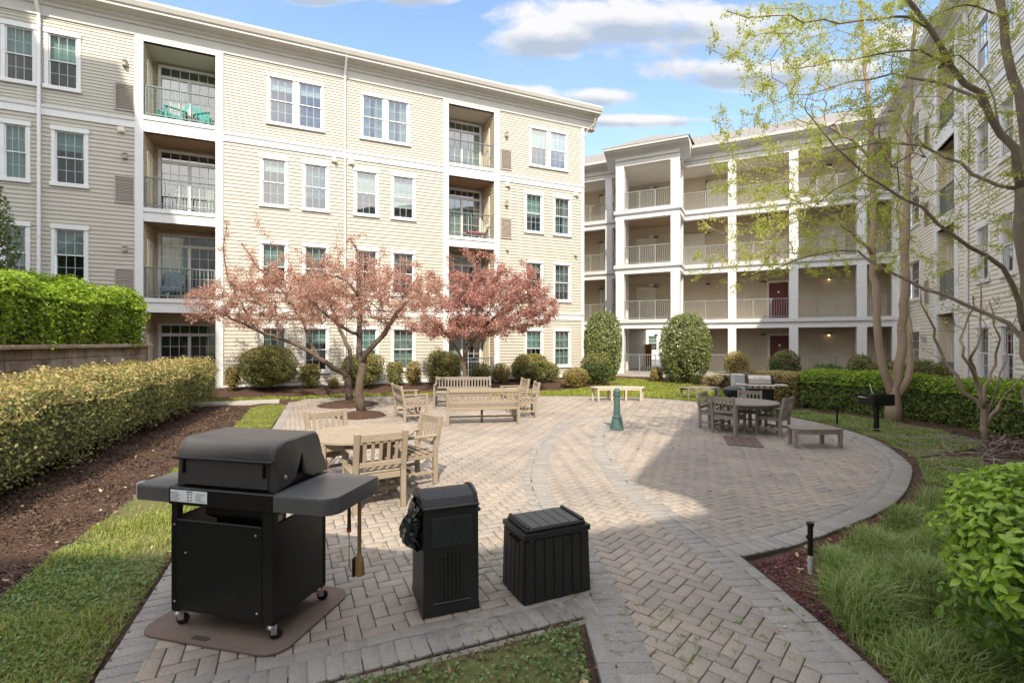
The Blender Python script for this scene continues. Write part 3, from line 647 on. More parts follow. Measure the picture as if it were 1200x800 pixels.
for st, sd in ((st1, 'left'), (st2, 'right')):
    for x0, x1 in ((st[0]-PW, st[0]), (st[1], st[1]+PW)):
        m = MB(); m.bbox(x0, x1, -.16, .06, .0, 12.16); m.build('pilaster', WHITE, LB)
    for (a, b) in ((2.88, 3.36), (5.94, 6.40), (8.96, 9.50)):
        m = MB(); m.bbox(st[0]-.003, st[1]+.003, -.12, .04, a, b-.14); m.bbox(st[0]-.003, st[1]+.003, -.12, .075, b-.14, b); m.build('balcony_fascia', WHITE, LB)
    m = MB(); m.bbox(st[0]-.003, st[1]+.003, -.12, .04, 12.0, 12.15); m.build('balcony_fascia', WHITE, LB)
    for i, (z0, z1) in enumerate(BZ):
        balcony(LB, st[0], st[1], z0, z1, side=sd, ground=(False if i else ('rail' if sd == 'right' else True)), inner='sheer' if (i+len(sd)) % 2 else 'part')
    vx = (al(158.2), al(134.5)) if sd == 'left' else (al(599.3), al(586.5))
    for z1 in (10.45, 7.38, 4.31):
        vent_mb(vx[0], vx[1], z1-.9, z1).build('vent', GREYV, LB)
    lx = al(147) if sd == 'left' else al(593)
    for z in (11.12, 8.05, 4.98): wall_light_mb(lx, z).build('wall_light', GREYV, LB)
for px in (142, 391, 411, 594, 674):
    m = MB(); x = al(px); m.bbox(x-.09, x+.09, 0, .07, 8.82, 9.0, .01); m.lathe([(.05,0),(.07,.04),(.06,.1)], 10, (x-.06, .11, 8.80)); m.build('flood_light', CREAM, LB)
for x in (al(674), al(594)):
    m = MB(); m.bbox(x-.07, x+.07, 0, .06, 5.95, 6.1, .01); m.lathe([(.04,0),(.055,.04),(.05,.08)], 10, (x, .1, 5.93)); m.build('flood_light', GREYV, LB)
downspout(LB, al(404), .3, 12.1); downspout(LB, al(47), .3, 12.05)
m = MB(); pts = [(-.05, .02, 11.7), (-.14, .05, 12.0), (-.40, .3, 12.3), (-.42, .4, 12.75)]
for p, q in zip(pts, pts[1:]): m.beam(p, q, .07, .07)
m.build('downspout', GREYV, LB)
for w_ in wins: window(LB, w_[0], w_[1], w_[2], w_[3], w_[4], inner=w_[5])

# ------------------------------------------------------------------ open gallery building
BB = thing('gallery_building', 'open gallery apartment block with white columns and railings facing the courtyard', 'building', (BF.o[0], BF.o[1], 0), BF.rot)
ab = BF.along
cx = {k: ab(p) for k, p in (('a', 1010.2), ('b', 930.2), ('c', 857.8))}
PROJ = 1.69
bay0, bay1 = ab(791.0, PROJ), ab(726.2, PROJ)
c_left = ab(713.2)
CW = .41; BX = 22.0; FL = [.12, 3.10, 6.15, 9.20]; HD = [2.62, 5.67, 8.72, 11.72]; GD = 2.3
def column(x, y, z0, z1, wd=CW):
    m = MB(); m.bbox(x-wd/2, x+wd/2, y-wd, y, z0, z1, .012); return m
colx = [.12, cx['a'], cx['b'], cx['c'], bay0, c_left, c_left+3.4, c_left+6.8]
for i, x in enumerate(colx):
    for f in range(4):
        if i == 4 : continue
        column(x, .0, FL[f] if f else .0, HD[f], CW if i else .24).build('column', WHITE, BB)
for x in (bay0, bay1):
    for f in range(4): column(x, PROJ, FL[f] if f else .0, HD[f], .46).build('column', WHITE, BB)
for f in range(4):
    column(bay0-.02, -.05, FL[f] if f else 0, HD[f], .3).build('column', WHITE, BB); column(bay1+.1, .0, FL[f] if f else 0, HD[f], .28).build('column', WHITE, BB)
bx0, bx1 = bay0-.26, bay1+.26
def edge_prof(z, h, y): return [(-.35+y, z-h), (y-.02, z-h), (y-.02, z-h+.17), (y-.10, z-h+.19), (y-.10, z-h+.27), (y+.05, z-h+.31), (y+.07, z-.02), (y+.07, z), (-.35+y, z)]
for f in (1, 2, 3):
    z = FL[f]+.02; h = FL[f]-HD[f-1]+.02; m = MB()
    profile_x(m, 0, bx0, edge_prof(z, h, 0)); profile_x(m, bx1, BX, edge_prof(z, h, 0)); profile_x(m, bx0, bx1, edge_prof(z, h, PROJ))
    # returns of the projecting bay
    for xx, s in ((bx0+.0, -1), (bx1, 1)):
        m.box(xx-.02 if s < 0 else xx-.3, xx+.3 if s < 0 else xx+.02, -.3, PROJ-.36, z-h, z-.003)
        m.box(xx-.07 if s < 0 else xx+.02, xx-.02 if s < 0 else xx+.07, -.0, PROJ+.06, z-.2, z-.001)
    m.box(0.01, BX, -GD, -.36, z-.14, z-.004); m.box(bx0+.02, bx1-.02, -.35, PROJ-.36, z-.14, z-.004)
    m.build('gallery_floor', WHITE, BB)
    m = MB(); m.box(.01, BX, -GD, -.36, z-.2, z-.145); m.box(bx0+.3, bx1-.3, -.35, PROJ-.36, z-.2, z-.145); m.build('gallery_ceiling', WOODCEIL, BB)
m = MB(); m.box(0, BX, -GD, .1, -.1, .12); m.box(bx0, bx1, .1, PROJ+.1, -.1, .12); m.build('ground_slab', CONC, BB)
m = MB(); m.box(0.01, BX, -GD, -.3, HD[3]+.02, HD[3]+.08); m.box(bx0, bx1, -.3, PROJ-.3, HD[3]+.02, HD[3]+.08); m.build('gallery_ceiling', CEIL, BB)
# back wall with the passage, doors
pass0, pass1 = ab(796, -2.3), ab(757, -8)
doors = [(cx['b']+.1, 0, 'red'), (cx['b']+.15, 1, 'red'), (bay1-1.15, 1, 'w'), (bay1-1.15, 2, 'w'), (bay1-1.15, 3, 'w'), (bay1+1.2, 1, 'w'), (bay1+1.2, 2, 'w'), (bay1+1.2, 3, 'w'), (bay1+1.2, 0, 'w'), (cx['c']+.4, 3, 'w'), (cx['a']+.5, 2, 'w'), (cx['c']+1.7, 2, 'w')]
holes = [(pass0, pass1, .0, 2.75)]
m = MB(); siding(m, 0, BX, .12, 11.75, holes, y=-GD); m.build('gallery_wall', SIDING_TAN, BB)
m = MB(); siding(m, -GD, -.3, .12, 11.75, y=.02, axis='y', flip=1); m.build('gallery_end_wall', SIDING_TAN, BB)
for y_, fl_ in ((pass0, 1), (pass1, -1)): m = MB(); siding(m, -8, -GD, .12, 2.75, y=y_, axis='y', flip=fl_); m.build('passage_wall', SIDING_TAN, BB)
m = MB(); m.box(pass0, pass1, -8, -GD-.02, 2.75, 2.85); m.build('passage_ceiling', SIDING_TAN, BB)
m = MB(); m.box(pass0-1, pass1+1, -24, -GD, .0, .11); m.build('passage_floor', CONC, BB)
m = MB(); m.box(pass1-.5, pass1-.04, -7.6, -7.5, .12, 1.7); m.build('wood_panel', mat('orange_wood', (.45, .17, .04), .5), BB)
for x, f, kd in doors:
    d = panel_door_mb(.95, 2.08); o = d.build('door', REDDOOR if kd == 'red' else CREAM, BB, loc=(x, -GD+.06, FL[f]+.02))
    fr = MB(); fr.bbox(-.13, -.0, -.03, .05, 0, 2.2); fr.bbox(.95, 1.08, -.03, .05, 0, 2.2); fr.bbox(-.0, .95, -.03, .05, 2.085, 2.2); fr.build('door_frame', CREAM, o)
    kn = MB(); kn.lathe([(.0,-.03),(.03,-.02),(.03,.02),(.0,.03)], 10, (.1, .06, 1.0)); kn.bbox(.42, .53, .02, .045, 1.5, 1.6); kn.build('door_hardware', METAL, o)
railb = [(colx[0]+.12, cx['a']), (cx['a'], cx['b']), (cx['b'], cx['c']), (cx['c'], bay0), (bay1, c_left), (c_left, c_left+3.4), (c_left+3.4, c_left+6.8)]
for f in (1, 2, 3, 0):
    for a, b in railb:
        if f == 0 and abs(a-cx['b']) < .01: continue
        railing_mb(a+CW/2, b-CW/2, FL[f]+.02, -.18, .95).build('railing', RAILG, BB)
    railing_mb(bay0+.23, bay1-.23, FL[f]+.02, PROJ-.2, .95).build('railing', RAILG, BB)
LAMP = mat('warm_lamp', (1, .7, .35), .5)
_b = LAMP.node_tree.nodes['Principled BSDF']; _b.inputs['Emission Color'].default_value = (1, .62, .25, 1); _b.inputs['Emission Strength'].default_value = 2.2
for f in range(4):
    for x in (cx['a']+1.15, cx['b']+1.4, cx['c']+1.4, bay1-1.3, bay1+2.2):
        z = FL[f]+2.2; m = MB(); m.lathe([(.03,.02),(.13,.0),(.14,-.05),(.05,-.03)], 12, (x, -GD+.2, z)); m.bbox(x-.03, x+.03, -GD+.02, -GD+.2, z, z+.04); o = m.build('gallery_light', BLACK_M, BB)
        b_ = MB(); b_.lathe([(.0,-.13),(.045,-.11),(.055,-.07),(.03,-.03)], 10, (x, -GD+.2, z)); b_.build('bulb', LAMP if (f < 2 and x == cx['a']+1.15) else CREAM, o)
    if f:
        for x in (bay1-1.0, bay1+1.65):
            m = MB(); m.bbox(x-.16, x+.16, -GD+.02, -GD+.07, FL[f]+2.25, FL[f]+2.42, .01); m.build('exit_light', WHITE, BB)
# top beam, frieze, cornice, hipped roofs
def top_prof(y): return [(y-.36, 11.70), (y-.02, 11.70), (y-.02, 11.98), (y+.06, 12.0), (y+.06, 12.24), (y+.16, 12.28), (y+.5, 12.40), (y+.5, 12.46), (y+.62, 12.48), (y+.64, 12.62), (y-.36, 12.62)]
m = MB(); profile_x(m, 0, bx0, top_prof(0)); profile_x(m, bx1, BX, top_prof(0)); profile_x(m, bx0-.5, bx1+.5, [(y, z) for y, z in top_prof(PROJ) if z > 12.26 or y < PROJ-.3]); profile_x(m, bx0, bx1, [q for q in top_prof(PROJ) if q[1] < 12.26]+[(PROJ-.36, 12.27)])
for s, xx in ((-1, bx0), (1, bx1)):
    a, b = (xx, xx+.3) if s < 0 else (xx-.3, xx); m.box(a+.004, b-.004, -.3, PROJ-.3, 11.70, 12.3)
    a, b = (xx-.5, xx+.2) if s < 0 else (xx-.2, xx+.5); m.box(a, b, -.3, PROJ-.3, 12.40, 12.615)
m.build('cornice', CORNM, BB)
m = MB(); e = .62
m.add([(-2,e,12.6),(BX,e,12.6),(BX,-4,14.85),(-2,-4,14.85),(-2,-8.6,12.6),(BX,-8.6,12.6)], [(0,1,2,3),(3,2,5,4)])
xm = (bx0+bx1)/2; m.add([(bx0-.55,PROJ+.66,12.6),(bx1+.55,PROJ+.66,12.6),(xm,PROJ-1.5,13.75),(xm,-3.0,14.3),(bx0-.55,-.3,12.95),(bx1+.55,-.3,12.95)], [(0,1,2),(0,2,3,4),(1,5,3,2)])
m.build('roof', ROOFM, BB)
m = MB(); m.tube([(bay0-.8,-2.0,12.9),(bay0-.8,-2.0,14.0)], .05, 8); m.tube([(bay0-.2,-2.6,13.2),(bay0-.2,-2.6,13.9)], .04, 8); m.build('roof_pipe', GREYV, BB)
# bulk of the block behind the galleries
m = MB(); m.box(.0, pass0-.01, -8, -GD-.03, -.1, 12.6); m.box(pass1+.01, BX, -8, -GD-.03, -.1, 12.6); m.box(pass0-.01, pass1+.01, -7.99, -GD-.03, 2.86, 12.59); m.build('rear_block', SIDING_TAN, BB)

# ------------------------------------------------------------------ right building
RB = thing('apartment_building', 'pale apartment wing in shade at the right behind the bare branching trees', 'building', (RF.o[0], RF.o[1], 0), RF.rot)
ar = RF.along
def rx(px): return ar(px)
rs = (rx(1120.6), rx(1099.5)); rs = (min(rs), max(rs)); PR = .3
wr = []
def rwin(a, b):
    x0, x1 = sorted((rx(a), rx(b)))
    for f in (1, 2, 3, 4): wr.append((x0, x1, *{1: (.74, 2.42), 2: (3.66, 5.38), 3: (6.78, 8.45), 4: (9.85, 11.5)}[f], 'single', inn[(len(wr)*3) % 13]))
rwin(1145, 1161.5); rwin(1173, 1191.5); rwin(1066.5, 1079)
x_ = rx(1192)
step = 0
for xx in (x_-2.6, x_-4.2, x_-10.5, x_-12.1, x_-15.0, x_-16.6):
    if xx > .6:
        for f in (1, 2, 3, 4): wr.append((xx, xx+.95, *{1: (.74, 2.42), 2: (3.66, 5.38), 3: (6.78, 8.45), 4: (9.85, 11.5)}[f], 'single', 'b45'))
holes = [(rs[0], rs[1], z0, z1) for z0, z1 in BZ]+[(w_[0]+.06, w_[1]-.06, w_[2]+.05, w_[3]-.05) for w_ in wr]
SID_R = mat('pale_siding', (.66, .625, .54), .55, noise=(1.5, .8, (.60, .565, .49)))
m = MB(); siding(m, .02, RL-.02, .28, 12.2, holes); m.build('siding_wall', SID_R, RB)
m = MB(); siding(m, -12, -.1, .28, 12.2, y=.02, axis='y', flip=-1); m.build('end_wall', SID_R, RB)
m = MB(); m.box(0.02, RL-.3, -12, -.03, -.2, .26); m.build('foundation', BROWN_F, RB)
m = MB(); profile_x(m, -.5, RL+.1, CORN); m.box(-.55, .0, -12, -.3, 12.2, 13.02); m.build('cornice', CORNM, RB)
m = MB(); m.add([(-.5,.6,13.0),(RL+1.5,.6,13.0),(RL+1.5,-6,14.3),(5.5,-6,14.3),(-.5,-12.6,13.0),(RL+1.5,-12.6,13.0)], [(0,1,2,3),(0,3,4),(4,3,2,5)]); m.build('roof', ROOFM, RB)
belt(RB, 0, RL, 9.2, holes=[(rs[0]-PR, rs[1]+PR)])
for x0, x1 in ((rs[0]-PR, rs[0]), (rs[1], rs[1]+PR)):
    m = MB(); m.bbox(x0, x1, -.16, .06, 0, 12.15); m.build('pilaster', WHITE, RB)
for (a, b) in ((2.88, 3.36), (5.94, 6.40), (8.96, 9.50), (12.0, 12.15)): m = MB(); m.bbox(rs[0]-.003, rs[1]+.003, -.12, .06, a, b); m.build('balcony_fascia', WHITE, RB)
for i, (z0, z1) in enumerate(BZ): balcony(RB, rs[0], rs[1], z0, z1, side='left', ground=('rail' if not i else False))
downspout(RB, rx(1136), .3, 12.1)
vx = sorted((rx(1084.5), rx(1089.5)))
for z1 in (10.45, 7.38, 4.31): vent_mb(vx[0], vx[1], z1-.9, z1).build('vent', GREYV, RB)
wall_light_mb(rx(1086), 2.0).build('wall_light', GREYV, RB)
for w_ in wr: window(RB, w_[0], w_[1], w_[2], w_[3], w_[4], inner=w_[5])

# ------------------------------------------------------------------ the rest of the block that closes the court behind the viewer (it shades the near paving)
def plain_block(label, poly, z1, roofz, over=.5):
    t = thing('apartment_building', label, 'building', (poly[0][0], poly[0][1], 0)); ox, oy = poly[0]; P = [(x-ox, y-oy) for x, y in poly]
    m = MB(); m.prism(P, -.1, z1-.4); m.build('siding_wall', SID_R, t)
    c = np.array(P).mean(0); Q = [tuple(c+(np.array(p)-c)*(1+over/np.linalg.norm(np.array(p)-c))) for p in P]
    m = MB(); m.prism(Q, z1-.39, z1); m.build('cornice', WHITE, t)
    m = MB(); n_ = len(Q); m.add([(x, y, z1+.01) for x, y in Q]+[(c[0], c[1], roofz)], [(i, (i+1) % n_, n_) for i in range(n_)]); m.build('roof', ROOFM, t); return t
SH = Vector((SUN_H.x, SUN_H.y))/math.tan(R(SUN_EL))   # horizontal run of a sun ray per metre of height
def src(p, z, zt): return (p[0]+SH.x*(zt-z), p[1]+SH.y*(zt-z))
ZT = 13.0
sC = src(G(895.5, 588.8), 0, ZT); sL = src(G(700, 623), 0, ZT); sM = src(G(565, 645), 0, ZT); sN = src(G(90, 645), 0, ZT)
sA = src(G(746, 545.5), 0, ZT); sB = src(G(828.6, 558.6), 0, ZT)
plain_block('cream rear wing closing the court behind the viewpoint', [(sN[0]-2, sN[1]-.2), (sN[0]-2, sN[1]-9), (sC[0]+4, sC[1]-8), (sC[0]+6, sC[1]+.5), sC, sL, sM], ZT, 13.4, .02)
plain_block('short cream link block between the rear wing and the right wing', [(sA[0]+.15, sA[1]-.1), sB, (sC[0]+.05, sC[1]+.05), (sC[0]+6, sC[1]+1.0), (sC[0]+6, sA[1]+2.0)], ZT, 13.1, .02)
ZW = 27.5  # added unseen block, shaped to drop its shadow on the left facade
def fsrc(px, z): x = al(px); return src(LF.world(x, 0), z, ZW)
f0 = fsrc(139, 11.1); e = Vector((.40, -.917)); e.normalize()
fq = fsrc(218, 5.2); e = (Vector(fq)-Vector(f0)).normalized(); f1 = Vector(f0)+e*8.6
u = Vector((-LF.d[0]*-1, -LF.d[1]*-1)); u = Vector(LF.d)
f0 = Vector(f0); a1 = f0+u*1.95; a2 = a1-e*1.6; 
plain_block('unseen tall cream block added to shade the left facade', [tuple(f1), tuple(f0), tuple(a1), tuple(a2), tuple(a2+u*9), tuple(f1+u*11)], ZW, 27.6, .02)
# white block seen through the passage
o0 = BF.world((pass0+pass1)/2+9, -24)
FB = thing('apartment_building', 'white apartment block seen far off through the ground floor passage', 'building', (*o0, 0), BF.rot+math.pi*0)
m = MB(); fh = [(-1+x, x+.1, z0, z0+1.7) for x in np.arange(-14, 10, 2.4) for z0 in (.9, 4.0)]
siding(m, -16, 12, 0, 8, fh); m.build('siding_wall', mat('white_siding', (.74, .73, .70), .6), FB)
for x in np.arange(-14, 10, 2.4):
    for z0 in (.9, 4.0): window(FB, x-1, x+.1, z0, z0+1.7, 'single')
m = MB(); profile_x(m, -16, 12, [(y, z-5.0) for y, z in CORN]); m.build('cornice', WHITE, FB)
# ------------------------------------------------------------------ teak furniture
def teak(name, c1, c2, c3):
    m = mat(name, c1, .75, spec=.2, noise=(5, .7, c2)); nt = m.node_tree; b = nt.nodes['Principled BSDF']; N = nt.nodes.new; L = nt.links.new
    tc = N('ShaderNodeTexCoord'); mp = N('ShaderNodeMapping'); mp.inputs['Scale'].default_value = (9, 9, 60); L(tc.outputs['Object'], mp.inputs[0])
    n = N('ShaderNodeTexNoise'); n.inputs['Scale'].default_value = 2; n.inputs['Detail'].default_value = 5; L(mp.outputs[0], n.inputs['Vector'])
    old = b.inputs['Base Color'].links[0].from_socket; mx = N('ShaderNodeMix'); mx.data_type = 'RGBA'; mr = N('ShaderNodeMapRange'); mr.inputs[1].default_value = .5; mr.inputs[2].default_value = .75; mr.inputs[4].default_value = .6; L(n.outputs[0], mr.inputs[0])
    L(mr.outputs[0], mx.inputs[0]); L(old, mx.inputs[6]); mx.inputs[7].default_value = (*c3, 1); L(mx.outputs[2], b.inputs['Base Color']); return m
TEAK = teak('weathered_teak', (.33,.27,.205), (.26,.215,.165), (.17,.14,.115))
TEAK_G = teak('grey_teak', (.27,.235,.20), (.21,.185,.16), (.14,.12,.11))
def seat_furniture(name, label, cat, loc, rz, width, mt, group, depth=.55, H=.90, seat=.43, slat=.088):
    """slatted garden chair or bench; faces local +y, back at y=0"""
    t = thing(name, label, cat, (*loc, 0), rz, group); w2 = width/2; th = .058
    for s in (-1, 1):
        m = MB(); x = s*(w2-th/2); m.beam((x, 0, 0), (x, 0, seat+.02), th, .062, (0,1,0), .006); m.beam((x, 0, seat), (x, -.085, H), th, .062, (0,1,0), .006); m.build('rear_leg', mt, t)
        m = MB(); m.bbox(x-th/2, x+th/2, depth-.06, depth, 0, .635, .006); m.build('front_leg', mt, t)
        m = MB(); m.beam((x, -.045, .645), (x, depth+.03, .645), .068, .028, b=.008); m.build('armrest', mt, t)
        m = MB(); m.bbox(x-.018, x+.018, .03, depth-.06, .14, .185); m.bbox(x-.018, x+.018, .03, depth-.06, seat-.075, seat-.012); m.build('side_rail', mt, t)
    m = MB(); n = max(5, int(round(depth/.085)))
    for k in range(n):
        y = .035+(depth-.06)*k/(n-1); m.bbox(-w2+(.062 if k in (0, n-1) else .0), w2-(.062 if k in (0, n-1) else .0), y-.031, y+.031, seat-.012+.004*math.cos(k), seat+.012, .004)
    m.bbox(-w2+.06, w2-.06, depth-.045, depth-.02, seat-.085, seat-.015); m.bbox(-w2+.06, w2-.06, .0, .03, seat-.085, seat-.015)
    if width > 1: m.bbox(-.02, .02, .03, depth-.05, seat-.07, seat-.014); m.bbox(-w2+.02, w2-.02, depth*.5-.02, depth*.5+.02, .14, .18)
    else: m.bbox(-w2+.03, w2-.03, depth*.5-.018, depth*.5+.018, .143, .182)
    m.build('seat', mt, t)
    m = MB(); bz0, bz1 = seat+.10, H-.02; by = lambda z: -.085*(z-seat)/(H-seat)
    m.beam((-w2+.055, by(bz1-.045), bz1-.045), (w2-.055, by(bz1-.045), bz1-.045), .028, .095, b=.008); m.beam((-w2+.055, by(bz0), bz0), (w2-.055, by(bz0), bz0), .028, .06, b=.006)
    n = int(round((width-.14)/slat)); 
    for k in range(n):
        x = -w2+.075+(width-.15)*(k+.5)/n; m.beam((x, by(bz0+.02)+.002, bz0+.02), (x, by(bz1-.08)+.002, bz1-.08), .014, slat*.44, (1,0,0), .003)
    m.build('backrest', mt, t)
    if width > 1:
        m = MB(); m.bbox(-.028, .028, depth-.09, depth-.04, 0, seat-.08, .005); m.build('front_leg', mt, t)
    return t
def facing(frm, to): return math.atan2(to[1]-frm[1], to[0]-frm[0])-math.pi/2
def round_table(label, loc, dia, mt, group, rz=0, h=.74):
    t = thing('round_table', label, 'table', (*loc, 0), rz, group); r = dia/2; m = MB(); n = 15; wd = dia/n
    for k in range(n):
        y0 = -r+k*wd+.004; y1 = y0+wd-.008; P = []
        for y in np.linspace(y0, y1, 4): P.append((math.sqrt(max(.0004, r*r-y*y)), y))
        poly = P+[(-x, y) for x, y in P[::-1]]; m.prism(poly, h-.024, h)
    m.build('tabletop', mt, t); m = MB(); q = r*.68
    for a, b in (((-q,-q),(q,-q)),((q,-q),(q,q)),((q,q),(-q,q)),((-q,q),(-q,-q))): m.beam((*a, h-.075), (*b, h-.075), .026, .085, b=.004)
    m.build('apron', mt, t)
    for sx in (-1, 1):
        for sy in (-1, 1):
            l = MB(); l.bbox(sx*q-.035, sx*q+.035, sy*q-.035, sy*q+.035, 0, h-.026, .008); l.build('leg', mt, t)
            l = MB(); l.beam((sx*q, sy*q, .40), (sx*q*.45, sy*q*.45, h-.05), .03, .05); l.build('brace', mt, t)
    return t
T1 = (-1.92, 6.3); g1 = 'teak chairs at the sunny round table'; g2 = 'teak chairs at the shaded round table'
round_table('round slatted teak table in the sun behind the black barbecue', T1, 1.32, TEAK, None, R(20))
pA, pB, pC = (-1.49, 5.58), (-1.19, 6.84), (-2.66, 7.16)
for p, lb in ((pA, 'teak armchair at the near side of the sunny table, its slatted back to the viewer'), (pB, 'teak armchair turned sideways at the right of the sunny round table'), (pC, 'teak armchair at the far side of the sunny round table, facing the viewer')):
    seat_furniture('garden_chair', lb, 'chair', p, facing(p, T1), .60, TEAK, g1)
gb = 'teak benches set in a square by the trees'
p0, p1 = Vector(G(525, 499)), Vector(G(607.6, 497)); c = (p0+p1)/2; d = (p1-p0).normalized(); w_ = (p1-p0).length+.06
seat_furniture('garden_bench', 'long teak bench seen from behind, its slatted back to the viewer', 'bench', c, math.atan2(d.y, d.x), w_, TEAK, gb, H=.86)
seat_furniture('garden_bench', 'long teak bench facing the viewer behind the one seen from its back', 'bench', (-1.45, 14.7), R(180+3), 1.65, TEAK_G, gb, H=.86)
p0, p1 = Vector(G(475, 496)), Vector((-2.98, 12.6)); c = (p0+p1)/2; d = (p0-p1).normalized()
seat_furniture('garden_bench', 'teak bench seen end on beside the mulched tree at the left', 'bench', c, math.atan2(d.y, d.x)+math.pi-math.pi, 1.15, TEAK, gb, H=.86)
p0 = Vector(G(625, 490)); 
seat_furniture('garden_chair', 'teak armchair in profile right of the benches, facing left', 'chair', (.56, 12.6), R(90+8), .62, TEAK, gb, H=.88)
seat_furniture('garden_chair', 'teak armchair mostly hidden behind the right end of the near bench', 'chair', (.30, 13.75), R(90+18), .62, TEAK, gb, H=.88)
T2 = (4.89, 10.47); K2 = .86
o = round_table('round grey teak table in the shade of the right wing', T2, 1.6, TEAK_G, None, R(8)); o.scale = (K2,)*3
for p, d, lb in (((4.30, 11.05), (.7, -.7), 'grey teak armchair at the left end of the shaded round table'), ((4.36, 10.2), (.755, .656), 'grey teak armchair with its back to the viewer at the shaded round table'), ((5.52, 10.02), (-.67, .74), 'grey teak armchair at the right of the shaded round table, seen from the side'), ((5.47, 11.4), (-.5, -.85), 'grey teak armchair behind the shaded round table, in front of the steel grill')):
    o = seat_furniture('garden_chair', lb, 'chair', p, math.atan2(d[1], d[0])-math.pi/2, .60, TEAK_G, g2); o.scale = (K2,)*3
def curved_bench(label, cen, r0, r1, a0, a1, mt, h=.44, legs=3, group=None):
    mid = ((r0+r1)/2*math.cos((a0+a1)/2), (r0+r1)/2*math.sin((a0+a1)/2)); t = thing('curved_bench', label, 'bench', (cen[0]+mid[0], cen[1]+mid[1], 0), 0, group)
    m = MB(); n = 14; ns = 5
    for s in range(ns):
        q0 = r0+(r1-r0)*s/ns+.006; q1 = r0+(r1-r0)*(s+1)/ns-.006
        P = [(q0*math.cos(a)-mid[0], q0*math.sin(a)-mid[1]) for a in np.linspace(a0, a1, n)]+[(q1*math.cos(a)-mid[0], q1*math.sin(a)-mid[1]) for a in np.linspace(a1, a0, n)]
        m.prism(P, h-.03, h)
    m.build('seat', mt, t); m = MB()
    for rr in (r0+.03, r1-.03):
        pts = [(rr*math.cos(a)-mid[0], rr*math.sin(a)-mid[1], h-.065) for a in np.linspace(a0+.02, a1-.02, 8)]
        for p, q in zip(pts, pts[1:]): m.beam(p, q, .024, .065, b=.003)
    m.build('apron', mt, t)
    for a in np.linspace(a0+.04, a1-.04, legs):
        for rr in (r0+.035, r1-.035):
            l = MB(); M_ = Matrix.Translation((rr*math.cos(a)-mid[0], rr*math.sin(a)-mid[1], 0)) @ Matrix.Rotation(a, 4, 'Z'); l.bbox(-.03, .03, -.03, .03, 0, h-.031, .006, M_); l.build('leg', mt, t)
    return t
PALE_T = mat('pale_teak', (.50,.44,.36), .7, noise=(6, .7, (.42,.36,.29)))
gcb = 'curved backless benches'
c = ((697+753)/2, 467); cx_, cy_ = G(725, 468.5); curved_bench('pale curved backless bench by the green bollard, in the sun', (cx_-.05, cy_-2.0), 1.72, 2.12, R(90-25), R(90+25), PALE_T, legs=4, group=gcb)
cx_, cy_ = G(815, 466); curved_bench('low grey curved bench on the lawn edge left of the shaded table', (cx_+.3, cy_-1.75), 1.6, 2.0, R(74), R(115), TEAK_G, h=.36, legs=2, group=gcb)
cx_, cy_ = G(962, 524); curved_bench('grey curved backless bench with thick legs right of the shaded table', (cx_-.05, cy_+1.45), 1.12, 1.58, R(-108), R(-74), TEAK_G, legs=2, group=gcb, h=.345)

LIGHTM = mat('light_grey_plastic', (.42,.43,.43), .5)
